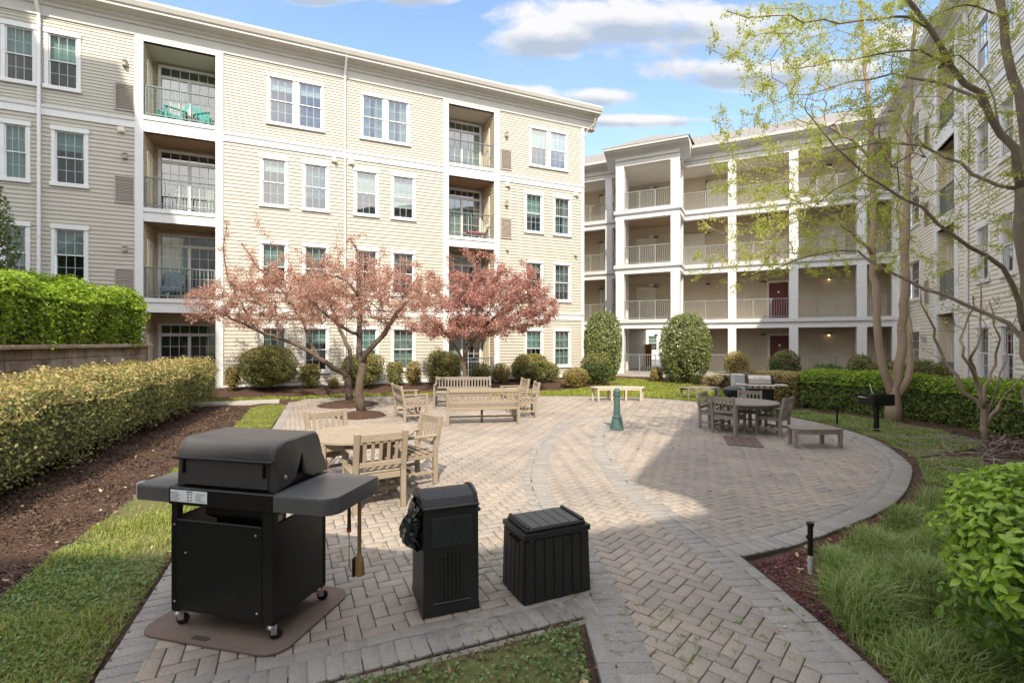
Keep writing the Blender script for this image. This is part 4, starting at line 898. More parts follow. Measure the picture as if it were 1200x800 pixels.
# ------------------------------------------------------------------ the big barbecue
def grill():
    gx, gy = -1.815, 3.46; t = thing('gas_grill', 'large black wheeled barbecue seen from its back, lid closed', 'barbecue', (gx, gy, .012), R(-13.5))
    X, Y = .395, .275
    m = MB(); m.bbox(-X, X-.085, -Y, -Y+.022, .115, .715, .004); m.box(-X+.05, X-.14, -Y-.004, -Y, .70, .712); m.build('back_panel', BLACK_M, t)
    m = MB(); m.bbox(X-.02, X, -Y+.03, Y, .115, .735, .004); m.build('side_panel', BLACK_M, t)
    m = MB(); m.bbox(-X, -X+.02, -Y+.03, Y, .115, .72, .004); m.build('side_panel', BLACK_M, t)
    for sx in (-1, 1):
        for sy in (-1, 1):
            m = MB(); w_ = .085 if (sx, sy) == (1, -1) else .05; x0 = sx*X-(w_ if sx > 0 else 0); m.bbox(x0, x0+w_, sy*Y-(.05 if sy > 0 else 0), sy*Y+(.05 if sy < 0 else 0), .10, .83, .006); m.build('corner_post', BLACK_M, t)
    m = MB(); m.bbox(-X+.02, X-.02, -Y+.02, Y-.02, .10, .13); m.build('base_shelf', BLACK_M, t)
    m = MB(); m.bbox(-X-.005, X+.005, -Y-.015, -Y+.03, .815, .93, .006); m.bbox(-X, X, Y-.04, Y+.03, .80, .93, .006); m.bbox(-X, -X+.03, -Y+.03, Y-.04, .83, .928); m.bbox(X-.03, X, -Y+.03, Y-.04, .83, .928); m.build('frame', BLACK_M, t)
    m = MB(); m.bbox(-X+.16, X-.12, -Y+.09, Y-.08, .70, .82, .03); m.prism([(-.2,-.10),(.22,-.10),(.16,.12),(-.14,.12)], .615, .70); m.build('grease_tray', BLACK_M, t)
    # warning label with its pictograms
    m = MB(); m.bbox(-X+.015, -X+.305, -Y-.0175, -Y-.0150, .838, .915, .0005); lab = m.build('warning_label', mat('label_paper', (.75,.77,.79), .5), t)
    m = MB()
    for k in range(7): m.box(-X+.02+(.001), -X+.02+random.uniform(.05,.085), -Y-.0182, -Y-.0177, .845+k*.0085, .848+k*.0085)
    for k in range(6): m.box(-X+.215, -X+.215+random.uniform(.04,.08), -Y-.0182, -Y-.0177, .848+k*.009, .851+k*.009)
    for k in range(3): m.box(-X+.150, -X+.163, -Y-.0182, -Y-.0177, .846+k*.02, .858+k*.02); m.box(-X+.175, -X+.186, -Y-.0182, -Y-.0177, .846+k*.02, .856+k*.02)
    m.box(-X+.145, -X+.19, -Y-.0182, -Y-.0177, .903, .911)
    m.build('label_print', mat('label_ink', (.16,.17,.19), .6), lab)
    # firebox under the lid
    LXh, y0, y1 = .375, -.235, .255; zb = .93
    m = MB(); m.bbox(-LXh+.02, LXh-.02, y0+.03, y1-.03, .90, zb+.06, .01); m.build('firebox', BLACK_M, t)
    # lid: curved sheet between two cast end caps
    sec = [(y0, zb+.015), (y0-.004, zb+.20), (y0+.004, zb+.25), (y0+.03, zb+.292), (y0+.075, zb+.313), (y0+.16, zb+.315), (y1-.10, zb+.318), (y1-.055, zb+.30), (y1-.02, zb+.24), (y1+.045, zb+.03), (y1+.045, zb+.012)]
    sub = [tuple(p) for p in spline(sec[1:10], 4)]; sec = [sec[0]]+sub+[sec[-1]]
    m = MB(); n = len(sec); xi = LXh-.045
    m.add([(-xi, y, z) for y, z in sec]+[(xi, y, z) for y, z in sec], [(i, i+1, n+i+1, n+i) for i in range(n-1)])
    lid = m.build('lid', CHARC, t, smooth=True)
    m = MB(); m.bbox(-xi, xi, y0-.012, y0-.002, zb+.012, zb+.185, .003); m.build('lid_back_panel', CHARC, lid)
    for s in (-1, 1):
        notch = [(y1-.115, zb+.012), (y1-.19, zb+.045), (y1-.225, zb+.185), (y1-.235, zb+.20), (y1-.245, zb+.185), (y1-.30, zb+.05), (y0+.14, zb+.02)]
        cs = [(y0, zb+.0)]+sub+[(y1+.045, zb+.012)]+notch; n = len(cs); cy = sum(p[0] for p in cs)/n; cz = zb+.17
        m = MB(); rings = [(0, 1.0), (.025, 1.012), (.042, .99), (.055, .93)]
        for dx, sc in rings:
            x = s*(xi+dx)
            for (y, z) in cs: m.v.append((x, cy+(y-cy)*sc if z > zb+.1 else y, cz+(z-cz)*sc if z > zb+.1 else z))
        for k in range(3):
            for i in range(len(sub)+1): m.f.append((k*n+i, k*n+i+1, k*n+n+i+1, k*n+n+i))
            for i in range(len(sub)+1, n): j = (i+1) % n; m.f.append((k*n+i, k*n+j, k*n+n+j, k*n+n+i))
        m.f.append(tuple(3*n+i for i in range(n))); o = m.build('end_cap', CHARC, lid, smooth=False)
        b = MB(); b.lathe([(.016,0),(.014,.006),(.004,.009)], 10, (0,0,0)); b.v = [(s*(xi+.055)+s*z, y0+.085+x*.8, zb+.075+y) for x, y, z in b.v]; b.build('hinge_pin', METAL, lid)
    m = MB(); m.tube([(-xi-.06, y0-.03, zb+.19), (xi+.05, y0-.03, zb+.19)], .010, 8); m.build('rod', BLACK_M, lid)
    for s in (-1, 1): m = MB(); m.bbox(s*(xi-.02)-.006, s*(xi-.02)+.006, y0-.035, y0-.012, zb+.09, zb+.195, .003); m.build('rod_bracket', BLACK_M, lid)
    # side shelves
    def shelf(x0, x1, rnd):
        m = MB(); r = .10
        P = [(x0, -Y-.01)]
        if rnd > 0: P += [(x1-r+r*math.sin(a), -Y-.01+r-r*math.cos(a)) for a in np.linspace(0, math.pi/2, 9)]+[(x1-.03+.03*math.cos(a), Y-.02+.03*math.sin(a)) for a in np.linspace(0, math.pi/2, 5)]+[(x0, Y+.01)]
        else: P = [(x1, -Y-.01), (x1, Y+.0)]+[(x0+r-r*math.sin(a), Y-r+r*math.cos(a)) for a in np.linspace(0, math.pi/2, 9)]+[(x0+.03-.03*math.sin(a), -Y+.02-.03*math.cos(a)) for a in np.linspace(math.pi/2-.01, 0, 5)][::1]
        if rnd < 0: P = [(x1, Y+.0)]+[(x0+r-r*math.sin(a), Y-r+r*math.cos(a)) for a in np.linspace(0, math.pi/2, 9)]+[(x0+.03-.03*math.cos(a), -Y+.02-.03*math.sin(a)) for a in np.linspace(0, math.pi/2, 5)]+[(x1, -Y-.01)]
        n = len(P); c = np.mean(P, 0); rings = [(.825, 1.0), (.915, 1.0), (.928, .985), (.93, .965)]
        for z, sc in rings:
            for x, y in P: m.v.append((c[0]+(x-c[0])*sc, c[1]+(y-c[1])*sc, z))
        for k in range(3):
            for i in range(n): j = (i+1) % n; m.f.append((k*n+i, k*n+j, k*n+n+j, k*n+n+i))
        m.f.append(tuple(3*n+i for i in range(n)))
        return m
    SHELFM = mat('shelf_sky_sheen', (.075,.078,.084), .36, noise=(5, .7, (.11,.105,.10)), bump=(220,.05)); shelf(X+.006, X+.43, 1).build('side_shelf', SHELFM, t); o = shelf(-X-.29, -X-.006, -1).build('side_shelf', SHELFM, t)  # lighter grey stands in for sky reflected in the shelf tops
    m = MB(); m.bbox(-X-.296, -X-.27, -Y+.0, -Y+.06, .822, .933, .006); m.build('shelf_end', LIGHTM, o)
    # casters
    for sx, sy, red in ((-1,-1,0), (1,-1,0), (1,1,1), (-1,1,0)):
        cx_, cy_ = sx*(X-.035), sy*(Y-.03); m = MB(); m.lathe([(.026,.10),(.03,.085),(.03,.075)], 12, (cx_, cy_, 0)); a = R(35); M_ = Matrix.Translation((cx_, cy_, 0)) @ Matrix.Rotation(a, 4, 'Z')
        m.bbox(-.006, .030, -.021, -.016, .036, .085, .002, M_); m.bbox(-.006, .030, .016, .021, .036, .085, .002, M_); o = m.build('caster', METAL, t)
        wv = MB(); wv.lathe([(.012,-.013),(.034,-.012),(.038,-.006),(.038,.006),(.034,.012),(.012,.013)], 20); wv.v = [tuple(M_ @ Vector((.022+x, z, .038+y))) for x, y, z in wv.v]; wv.build('wheel', BLACK_M, o)
        if red: b = MB(); b.bbox(-.05, .03, -.03, .03, .075, .085, .004, M_); b.build('brake_lever', mat('red_plastic', (.6,.06,.05), .4), o)
    m = MB(); m.tube([(X-.06, -.1, .80), (X-.04, -.12, .74), (X-.05, -.13, .68), (X-.1, -.12, .62)], .011, 8); m.build('gas_hose', GREYV, t)
    for z, y in ((.70, -Y), (.64, -Y)): pass
    m = MB()
    for (x, z) in ((-X+.03, .68), (X-.13, .66), (-X+.12, .50), (-X+.03, .17), (X-.12, .17)): m.lathe([(.008,0),(.006,.004)], 8); m.v[-16:] = [(x+a, -Y-.002-c_, z+b_) for a, b_, c_ in m.v[-16:]]
    m.build('bolt', METAL, t)
    return t, gx, gy
GT, gx, gy = grill()
rotg = Matrix.Translation((gx, gy, 0)) @ Matrix.Rotation(R(-13.5), 4, 'Z')
# mat under it
def rrect(x0, x1, y0, y1, r, n=6):
    P = []
    for cx_, cy_, a0 in ((x1-r, y1-r, 0), (x0+r, y1-r, 90), (x0+r, y0+r, 180), (x1-r, y0+r, 270)):
        P += [(cx_+r*math.cos(R(a0+90*k/n)), cy_+r*math.sin(R(a0+90*k/n))) for k in range(n+1)]
    return P
RUB = mat('brown_rubber', (.13,.095,.078), .85, noise=(9, .6, (.18,.13,.105)), bump=(90, .5))
tm = thing('grill_mat', 'brown rubber mat with rounded corners under the black barbecue', 'mat', (gx, gy, .005), R(-13.5))
m = MB(); m.prism(rrect(-.56, .52, -.40, .44, .14), 0, .011); mb_ = m.build('mat_sheet', RUB, tm)
m = MB(); m.prism(rrect(-.15, -.02, -.365, -.325, .018), .0111, .013); m.build('hand_slot_shade', mat('cutout_shade', (.05,.04,.035), .9), tm)  # flat dark patch coloured as the shade of a cut-out
# brush and fork hanging from the shelf
def hang(p): return tuple(rotg @ Vector(p))
bp = hang((.76, .12, 0)); t = thing('grill_brush', 'long wooden grill brush hanging from the barbecue shelf', 'grill brush', (bp[0], bp[1], 0))
OAK = mat('oiled_wood', (.22,.12,.05), .5, noise=(20, .7, (.30,.18,.08)))
m = MB(); m.tube([(0,0,.82),(0,.0,.62),(.0,-.0,.45)], [.012,.014,.014], 8); m.tube([(0,0,.45),(0,0,.40),(.005,0,.30)], [.014,.03,.034], 8); m.build('handle', OAK, t)
m = MB(); m.bbox(-.045, -.025, -.025, .025, .29, .42); m.build('bristles', BLACK_M, t)
bp = hang((.70, .09, 0)); t = thing('basting_fork', 'barbecue fork with dark grip hanging beside the wooden brush', 'fork', (bp[0], bp[1], 0))
m = MB(); m.tube([(0,0,.79),(0,0,.62)], [.011,.014], 8); m.build('grip', mat('dark_wood', (.06,.03,.02), .5), t)
m = MB(); m.tube([(0,0,.62),(0,0,.60)], .015, 8); m.build('collar', mat('red_plastic', (.6,.06,.05), .4), t)
m = MB(); m.tube([(0,0,.60),(0.0,0,.40),(.012,0,.33)], .004, 6); m.tube([(0,0,.40),(-.012,0,.33)], .004, 6); m.build('tines', METAL, t)

# ------------------------------------------------------------------ trash bin and storage box
PLAST = mat('black_plastic', (.013,.013,.014), .45, spec=.4, noise=(10, .7, (.02,.02,.021)), bump=(250, .12))
def local(p, q): a = math.atan2(q[1]-p[1], q[0]-p[0]); return a
def bin_():
    p, q = G(495.5, 726), G(561.8, 712.5); a = local(p, q); W_ = math.dist(p, q); D = .43; t = thing('trash_bin', 'tall black plastic trash bin with arched lid, a bag bulging out at its side', 'trash bin', (*p, .005), a)
    def taper(z): return .022*min(1, z/.72)+.0
    m = MB(); zs = [0, .06, .065, .73]; ins = [0, .002, .004, .007]
    for z, i in zip(zs, ins): m.v += [(i, i, z), (W_-i, i, z), (W_-i, D-i, z), (i, D-i, z)]
    for k in range(3):
        for i in range(4): j = (i+1) % 4; m.f.append((k*4+i, k*4+j, k*4+4+j, k*4+4+i))
    m.f.append((0,3,2,1)); m.f.append((12,13,14,15)); m.build('body', PLAST, t)
    fy = lambda z: .004+(.007-.004)*(z-.065)/(.73-.065)
    m = MB()
    x0, x1, z0, z1 = .065, W_-.05, .47, .675
    # woven panel
    nz, nx = 15, 26
    for i in range(nz):
        for k in range(nx):
            xx = x0+(x1-x0)*k/nx; zz = z0+(z1-z0)*i/nz; o_ = .004 if (i+k) % 2 else .011; y_ = fy(zz+.005)
            m.bbox(xx+.001, xx+(x1-x0)/nx-.001, y_-o_, y_+.004, zz+.0008, zz+(z1-z0)/nz-.0008, .002)
    m.build('woven_panel', mat('woven_plastic', (.045,.047,.052), .42), t)
    m = MB(); n = 6
    for k in range(n):
        xx = .115+(W_-.23)*k/n; zt = .395+.03*math.sin(math.pi*(k+.5)/n)
        m.add([(xx+.006, fy(.1)-.008, .105), (xx+(W_-.23)/n-.006, fy(.1)-.008, .105), (xx+(W_-.23)/n-.006, fy(zt)-.008, zt), (xx+.006, fy(zt)-.008, zt), (xx+.006, fy(.1)+.003, .105), (xx+(W_-.23)/n-.006, fy(.1)+.003, .105), (xx+(W_-.23)/n-.006, fy(zt)+.003, zt), (xx+.006, fy(zt)+.003, zt)], [(0,1,2,3),(0,4,5,1),(1,5,6,2),(2,6,7,3),(3,7,4,0)])
    m.bbox(.07, W_-.06, -.006, .02, .075, .09, .006); m.build('plank_panel', PLAST, t)
    m = MB(); m.bbox(-.002, W_+.002, -.004, D+.004, .725, .752, .008); m.build('rim', PLAST, t)
    # arched lid
    n = 12; m = MB(); sec = [(.03+(D-.06)*k/n, .75+.075*math.sin(math.pi*min(1, (k+.35)/(n*.93)))**.6 if 0 < k < n else .75) for k in range(n+1)]
    profile_x(m, .018, W_-.018, sec); lid = m.build('lid', PLAST, t)
    for x in (.0, W_-.02):
        m = MB(); s2 = [(y, z) for y, z in sec]; s3 = [(y*1.0-.0, z+.014) for y, z in sec]; profile_x(m, x, x+.02, [(s2[0][0]-.008, .75)]+s3+[(s2[-1][0]+.008, .75)]); m.build('lid_side', PLAST, lid)
    m = MB(); m.bbox(W_-.028, W_+.012, .0, .05, .69, .71, .004); m.build('latch', PLAST, t)
    # crumpled liner bulging out at the left side
    bag = MB(); rg = np.random.default_rng(3); nu, nv = 26, 18
    for i in range(nu+1):
        f = i/nu; z = .76-.33*f; cx_ = -.012-.03*math.sin(f*3.1)-(.06*max(0, f-.5)*2 if f < .8 else .06*.6*(1-f)*5/1.0); cy_ = .14+.04*math.sin(f*2); rx_ = (.035+.03*math.sin(f*math.pi))*(1 if f > .33 and f < .95 else .75); ry_ = .13*(1-.45*math.exp(-((f-.32)/.08)**2))*(1 if f < .9 else .8)
        for k in range(nv):
            a_ = 2*math.pi*k/nv; cr = 1+.18*math.sin(k*2.1+f*6)+.05*rg.normal(); bag.v.append((cx_+rx_*cr*math.cos(a_), cy_+ry_*cr*math.sin(a_), z+rg.normal(0, .003)))
    for i in range(nu):
        for k in range(nv): j = (k+1) % nv; bag.f.append((i*nv+k, i*nv+nv+k, i*nv+nv+j, i*nv+j))
    bag.f.append(tuple(nu*nv+k for k in range(nv))); o = bag.build('bag_liner', mat('bag_film', (.02,.02,.022), .22, spec=.6), t)
bin_()
def box_():
    p, q = G(614.3, 710.5), G(691.8, 691.3); a = local(p, q); W_ = math.dist(p, q); D = .385; H = .50; t = thing('storage_box', 'low black plastic storage box with planked sides right of the trash bin', 'storage box', (*p, .005), a)
    m = MB()
    for z, i in ((0, 0), (H-.04, .012), (H-.038, .0), (H, .0)): m.v += [(i, i, z), (W_-i, i, z), (W_-i, D-i, z), (i, D-i, z)]
    for k in range(3):
        for i in range(4): j = (i+1) % 4; m.f.append((k*4+i, k*4+j, k*4+4+j, k*4+4+i))
    m.f += [(0,3,2,1), (12,13,14,15)]; m.build('body', PLAST, t)
    m = MB(); n = 7; f_ = lambda z: .012*z/(H-.04)
    for k in range(n):
        x0 = .008+(W_-.016)*k/n+.0025; x1 = .008+(W_-.016)*(k+1)/n-.0025; za, zb = .008, H-.05
        V = [(x, f_(z)-o_, z) for o_ in (.008, -.002) for x, z in ((x0+.004, za), (x1-.004, za), (x1-.004, zb), (x0+.004, zb))]; m.add(V, [(0,1,2,3),(0,4,5,1),(1,5,6,2),(2,6,7,3),(3,7,4,0)])
    m.build('front_planks', PLAST, t); m = MB(); n = 5
    for k in range(n):
        y0 = .008+(D-.016)*k/n+.0025; y1 = .008+(D-.016)*(k+1)/n-.0025; za, zb = .008, H-.05
        V = [(f_(z)-o_, y, z) for o_ in (.008, -.002) for y, z in ((y0+.004, za), (y1-.004, za), (y1-.004, zb), (y0+.004, zb))]; m.add(V, [(3,2,1,0),(1,5,4,0),(2,6,5,1),(3,7,6,2),(0,4,7,3)])
    m.build('side_planks', PLAST, t)
    m = MB(); m.bbox(-.006, .01, .09, .26, .415, .437, .008); m.build('handle_slot_shade', mat('slot_shade', (.004,.004,.004), .9), t)  # solid near-black bar, coloured as the shade inside an opening
    # lid with raised rails and planked top
    m = MB(); m.bbox(.028, W_-.028, .02, D-.02, H+.0, H+.03, .008); lid = m.build('lid', PLAST, t)
    m = MB(); n = 5; x0_, x1_ = .075, W_-.075
    for k in range(n):
        xa = x0_+(x1_-x0_)*k/n+.003; m.bbox(xa, xa+(x1_-x0_)/n-.006, .03, D-.03, H+.029, H+.036, .003)
    m.build('lid_planks', mat('lid_plastic', (.05,.052,.056), .42), lid)
    for xa in (.034, W_-.064): m = MB(); m.bbox(xa, xa+.03, .025, D-.025, H+.029, H+.05, .008); m.build('lid_rail', PLAST, lid)
    m = MB()
    for x in (.035, W_-.075): m.bbox(x, x+.05, -.008, .01, H-.05, H-.04, .003)
    m.build('latch', PLAST, t)
box_()

# ------------------------------------------------------------------ bollard, lights, park grill, drain
BOLL = mat('green_paint', (.04,.085,.085), .5, noise=(9, .7, (.065,.12,.115)), bump=(60, .1))
x, y = G(723, 503); t = thing('bollard', 'green cast iron bollard standing alone on the paving', 'bollard', (x, y, 0))
m = MB(); m.lathe([(.150,0),(.150,.02),(.140,.03),(.136,.06),(.118,.17),(.098,.255),(.106,.262),(.106,.278),(.094,.285),(.082,.30)], 28); m.build('base', BOLL, t, smooth=False)
m = MB()
fl = []; n = 32
for z, r in ((.30,.082), (.34,.076), (.70,.062), (.73,.064)):
    for k in range(n): a = 2*math.pi*k/n; rr = r*(1-(.06 if (k//2) % 2 and .31 < z < .72 else 0)); m.v.append((rr*math.cos(a), rr*math.sin(a), z))
for i in range(3):
    for k in range(n): j = (k+1) % n; m.f.append((i*n+k, i*n+j, i*n+n+j, i*n+n+k))
m.build('shaft', BOLL, t)
m = MB(); m.lathe([(.064,.73),(.078,.74),(.08,.755),(.07,.765),(.07,.79),(.076,.80),(.074,.83),(.06,.865),(.03,.885),(.004,.89)], 28); m.build('cap', BOLL, t, smooth=False)
LIGHTM = mat('light_grey_plastic', (.42,.43,.43), .5)
x, y = G(949.5, 669); t = thing('path_light', 'slim black path light on a grey stake by the near right lawn', 'path light', (x, y, 0))
m = MB(); m.tube([(0,0,-.05),(0,0,.135)], .019, 12); m.build('stake', LIGHTM, t)
m = MB(); m.lathe([(.021,.135),(.021,.37),(.028,.38),(.03,.40),(.028,.405)], 14); m.bbox(-.034, -.02, -.012, .012, .27, .30); m.build('lamp_head', BLACK_M, t)
x, y = G(981, 497); t = thing('path_light', 'thin black path light at the lawn edge behind the right curved bench', 'path light', (x, y, 0))
m = MB(); m.tube([(0,0,-.05),(0,0,.30)], .022, 10); m.build('stake', BLACK_M, t); m = MB(); m.lathe([(.032,.30),(.032,.40),(.04,.405),(.04,.42)], 12); m.build('lamp_head', BLACK_M, t)
x, y = G(1027, 505); t = thing('park_grill', 'black steel park barbecue box on a single post', 'barbecue', (x, y, -.03), R(12)); t.scale = (.88, .88, .95)
m = MB(); m.bbox(-.045, .045, -.045, .045, -.05, .62, .01); m.build('post', BLACK_M, t)
m = MB(); m.box(-.30, .30, -.21, .21, .62, .635); m.box(-.30, .30, -.21, -.195, .635, .86); m.box(-.30, -.285, -.195, .21, .635, .86); m.box(.285, .30, -.195, .21, .635, .86); m.build('firebox', BLACK_M, t)
m = MB()
for k in range(14): m.box(-.28, .28, -.18+k*.027, -.172+k*.027, .79, .80)
m.build('grate', BLACK_M, t)
m = MB(); m.tube([(-.30,-.1,.80),(-.42,-.1,.80),(-.42,.1,.80),(-.30,.1,.80)], .009, 6); m.tube([(0,.1,.86),(0,.18,1.08)], .012, 6); m.build('handle', METAL, t)
P = [G(846, 511), G(881, 510.5), G(897, 525), G(853, 523)]; P = [G(846.5, 511), G(886, 513.5), G(896.5, 525), G(852.5, 521.5)]
c = np.mean(P, 0); t = thing('drain_cover', 'rust brown slatted metal cover lying flat on the shaded paving', 'drain cover', (*c, .004))
m = MB(); A = [np.array(p)-c for p in P]
for k in range(4):
    f0, f1 = k/4+.008, (k+1)/4-.008; q = [A[0]+(A[1]-A[0])*f0, A[0]+(A[1]-A[0])*f1, A[3]+(A[2]-A[3])*f1, A[3]+(A[2]-A[3])*f0]; m.prism([tuple(v) for v in q[::-1]], 0, .012)
m.build('cover_panels', mat('rust_metal', (.10,.065,.055), .7, noise=(12,.7,(.14,.09,.075))), t)
# steel grill behind the shaded table
x, y = 6.87, 13.75; t = thing('gas_grill', 'stainless steel gas grill with black lid behind the shaded table', 'barbecue', (x, y, 0), R(-14)); t.scale = (.84,)*3
STEEL = mat('grill_steel', (.50,.45,.40), .35, metal=.55, noise=(7,.6,(.36,.33,.30)))
m = MB(); m.bbox(-.38, .38, -.25, .25, .08, .72, .01); m.build('cabinet', BLACK_M, t)
m = MB(); m.bbox(-.75, .80, -.26, .26, .80, .86, .015); m.build('shelf', STEEL, t)
m = MB(); m.bbox(-.40, .40, -.33, -.25, .72, .85, .02); o = m.build('control_panel', STEEL, t)
for k in range(4): b = MB(); b.lathe([(.032,0),(.03,.03),(.02,.035)], 12); b.v = [(-.28+.18*k+a, -.33-c_, .785+b_) for a, b_, c_ in b.v]; b.build('knob', BLACK_M, o)
m = MB(); sec = [(-.25,.86),(-.20,1.04),(-.10,1.16),(.08,1.17),(.22,1.08),(.25,.86)]; profile_x(m, -.40, .40, sec); lid = m.build('lid', BLACK_M, t)
m = MB(); sec2 = [(-.255,.885),(-.215,1.03),(-.21,1.03),(-.25,.885)]; sec2 = [(y-.006, z) for y, z in [(-.245,.88),(-.20,1.04),(-.105,1.155)]]+[(y+.006, z) for y, z in [(-.105,1.155),(-.20,1.04),(-.245,.88)]]; profile_x(m, -.37, .30, sec2); m.build('lid_front', STEEL, lid)
m = MB(); m.lathe([(.05,0),(.05,.015),(.02,.02)], 14); m.v = [(a, -.185-c_, 1.07+b_) for a, b_, c_ in m.v]; m.build('thermometer', WHITE, lid)
for sx in (-1, 1): m = MB(); m.lathe([(.02,-.02),(.06,-.02),(.06,.02),(.02,.02)], 14); m.v = [(sx*.33+b_*0+c_, -.2+a, .065+b_) for a, b_, c_ in m.v]; m.build('wheel', BLACK_M, t)
x, y = 6.05, 13.6; t = thing('charcoal_kettle', 'dark round tub barbecue left of the steel grill', 'barbecue', (x, y, 0)); t.scale = (.8,)*3
m = MB(); m.lathe([(.10,.42),(.24,.50),(.31,.64),(.32,.70),(.33,.71),(.33,.73),(.30,.735)], 22); m.build('bowl', BLACK_M, t)
m = MB(); m.lathe([(.30,.735),(.24,.80),(.12,.84),(.02,.85)], 22); m.build('lid', CHARC, t)
for k in range(3): a = R(90+120*k); m = MB(); m.tube([(.14*math.cos(a), .14*math.sin(a), .47), (.30*math.cos(a), .30*math.sin(a), 0)], .016, 6); m.build('leg', BLACK_M, t)
x, y = 7.0, 15.2; t = thing('utility_cabinet', 'small teal and grey utility box behind the steel grill', 'utility box', (x, y, 0), R(-10)); t.scale = (.9,)*3
m = MB(); m.bbox(-.25, .12, -.2, .2, 0, 1.0, .02); m.build('cabinet', mat('grey_paint', (.42,.45,.47), .5), t); m = MB(); m.bbox(.125, .42, -.2, .2, 0, .95, .02); m.build('cabinet_wing', mat('teal_paint', (.10,.20,.22), .5), t)
x, y = G(945, 477); t = thing('landscape_light', 'small black ground floodlight in front of the right hedge', 'ground light', (x, y, -.03), R(20))
m = MB(); m.bbox(-.14, .14, -.08, .08, .04, .15, .04); m.build('lamp_head', BLACK_M, t); m = MB(); m.tube([(0,0,-.05),(0,0,.06)], .02, 8); m.build('stake', BLACK_M, t)
# ------------------------------------------------------------------ things on the balconies
def lf3(x, y, z): X, Y = LF.world(x, y); return (X, Y, z)
TEAL = mat('teal_plastic', (.06,.42,.38), .45)
def adirondack(label, x, y, z, rz, mt, g=None):
    t = thing('adirondack_chair', label, 'chair', lf3(x, y, z), rz, g); m = MB()
    for k in range(5): m.beam((-.22+.11*k, -.02, .30), (-.26+.13*k, -.34, .98-.05*abs(k-2)), .02, .09, (1,0,0))
    m.build('backrest', mt, t); m = MB()
    for k in range(5): m.beam((-.26, .0+.1*k, .27+.025*k), (.26, .0+.1*k, .27+.025*k), .085, .02)
    m.build('seat', mt, t)
    for s in (-1, 1):
        l = MB(); l.bbox(s*.30-.02, s*.30+.02, .42, .50, 0, .52); l.build('leg', mt, t); l = MB(); l.beam((s*.28, .46, .36), (s*.28, -.42, .02), .03, .09); l.build('rear_leg', mt, t); l = MB(); l.bbox(s*.32-.06, s*.32+.06, -.2, .52, .52, .545); l.build('armrest', mt, t)
    return t
adirondack('teal plastic chair at the left behind the top floor railing of the left balcony stack', st1[0]+1.28, -.75, 9.52, LF.rot+R(-60), TEAL, 'teal balcony chairs')
adirondack('teal plastic chair close to the right post of the top left balcony', st1[0]+.42, -.8, 9.52, LF.rot+R(50), TEAL, 'teal balcony chairs')
PAT = mat('patterned_cloth', (.05,.10,.13), .8, noise=(26, .12, (.30,.36,.38)))
t = thing('balcony_armchair', 'dark patterned cushion chair behind the second floor railing of the left balcony stack', 'chair', lf3(st1[0]+1.38, -.6, 3.38), LF.rot+R(180))
m = MB(); m.bbox(-.32, .32, -.35, .25, .25, .45, .05); m.build('cushion', PAT, t); m = MB(); m.bbox(-.32, .32, .16, .32, .45, 1.0, .06); m.build('back_cushion', PAT, t)
for sx in (-1, 1):
    for sy in (-.3, .25): m = MB(); m.bbox(sx*.29-.02, sx*.29+.02, sy-.02, sy+.02, 0, .26); m.build('leg', BLACK_M, t)
t = thing('balcony_lounger', 'chaise with pale back and red seat on the third floor balcony of the right stack', 'chair', lf3(st2[0]+.55, -.75, 6.42), LF.rot+R(90))
m = MB(); m.bbox(-.28, .28, -.5, .3, .28, .38, .04); m.build('seat', mat('red_cloth', (.35,.10,.09), .8), t)
m = MB(); m.beam((0, .25, .36), (0, .62, .92), .56, .08, (0,-1,1)); m.build('backrest', mat('pale_cloth', (.6,.57,.5), .8), t)
for sx in (-1, 1):
    for sy in (-.45, .3): m = MB(); m.bbox(sx*.26-.02, sx*.26+.02, sy-.02, sy+.02, 0, .29); m.build('leg', BLACK_M, t)
# rubber coating on the retaining wall's neighbours is not needed: the wall itself
RW = [(-8.0, 4.0), (-8.55, 7.6), (-9.15, 10.4), (-9.75, 13.1), (-10.1, 13.9), (-10.9, 14.6)]
def retaining():
    t = thing('retaining_wall', 'brown split block retaining wall under the tall bright green hedge', 'wall', (-9, 10, 0)); C = resample(spline(RW, 6), .45)-np.array([-9, 10]); m = MB(); h = .20; bt = .01
    for r in range(9):
        z0 = r*h-.05; off = .012*r
        Cc = offset(C, off); sh = .5 if r % 2 else 0
        for i in range(len(Cc)-1):
            a = Cc[i]+(Cc[i+1]-Cc[i])*(sh); b = (Cc[i+1]+(Cc[min(i+2, len(Cc)-1)]-Cc[i+1])*sh); d = (b-a); l = np.linalg.norm(d)
            if l < .05: continue
            d /= l; j = random.uniform(-.008, .008); M_ = Matrix(((d[0],-d[1],0,a[0]),(d[1],d[0],0,a[1]),(0,0,1,0),(0,0,0,1))); m.bbox(.003, l-.003, -.0+j, .3, z0+.002, z0+h-.002, .014, M_)
    m.build('block_courses', island_mat('split_block', [(.17,.125,.095),(.23,.17,.13),(.13,.10,.08),(.27,.21,.165)], .9, noise=(14, .5), bump=(40, 1.5), patch=(1.6, (.40,.36,.32), .75)), t)
    m = MB(); Cc = resample(spline(RW, 6), .6)-np.array([-9, 10])
    for i in range(len(Cc)-1):
        a, b = Cc[i], Cc[i+1]; d = b-a; l = np.linalg.norm(d); d /= l; M_ = Matrix(((d[0],-d[1],0,a[0]),(d[1],d[0],0,a[1]),(0,0,1,0),(0,0,0,1))); m.bbox(.003, l-.003, -.03, .38, 1.752, 1.835, .015, M_)
    m.build('cap_stones', island_mat('cap_block', [(.24,.17,.13),(.28,.21,.16),(.21,.155,.12)], .9, noise=(9, .3), bump=(40, 1.0), patch=(1.5, (.38,.34,.29), .6)), t)
retaining()
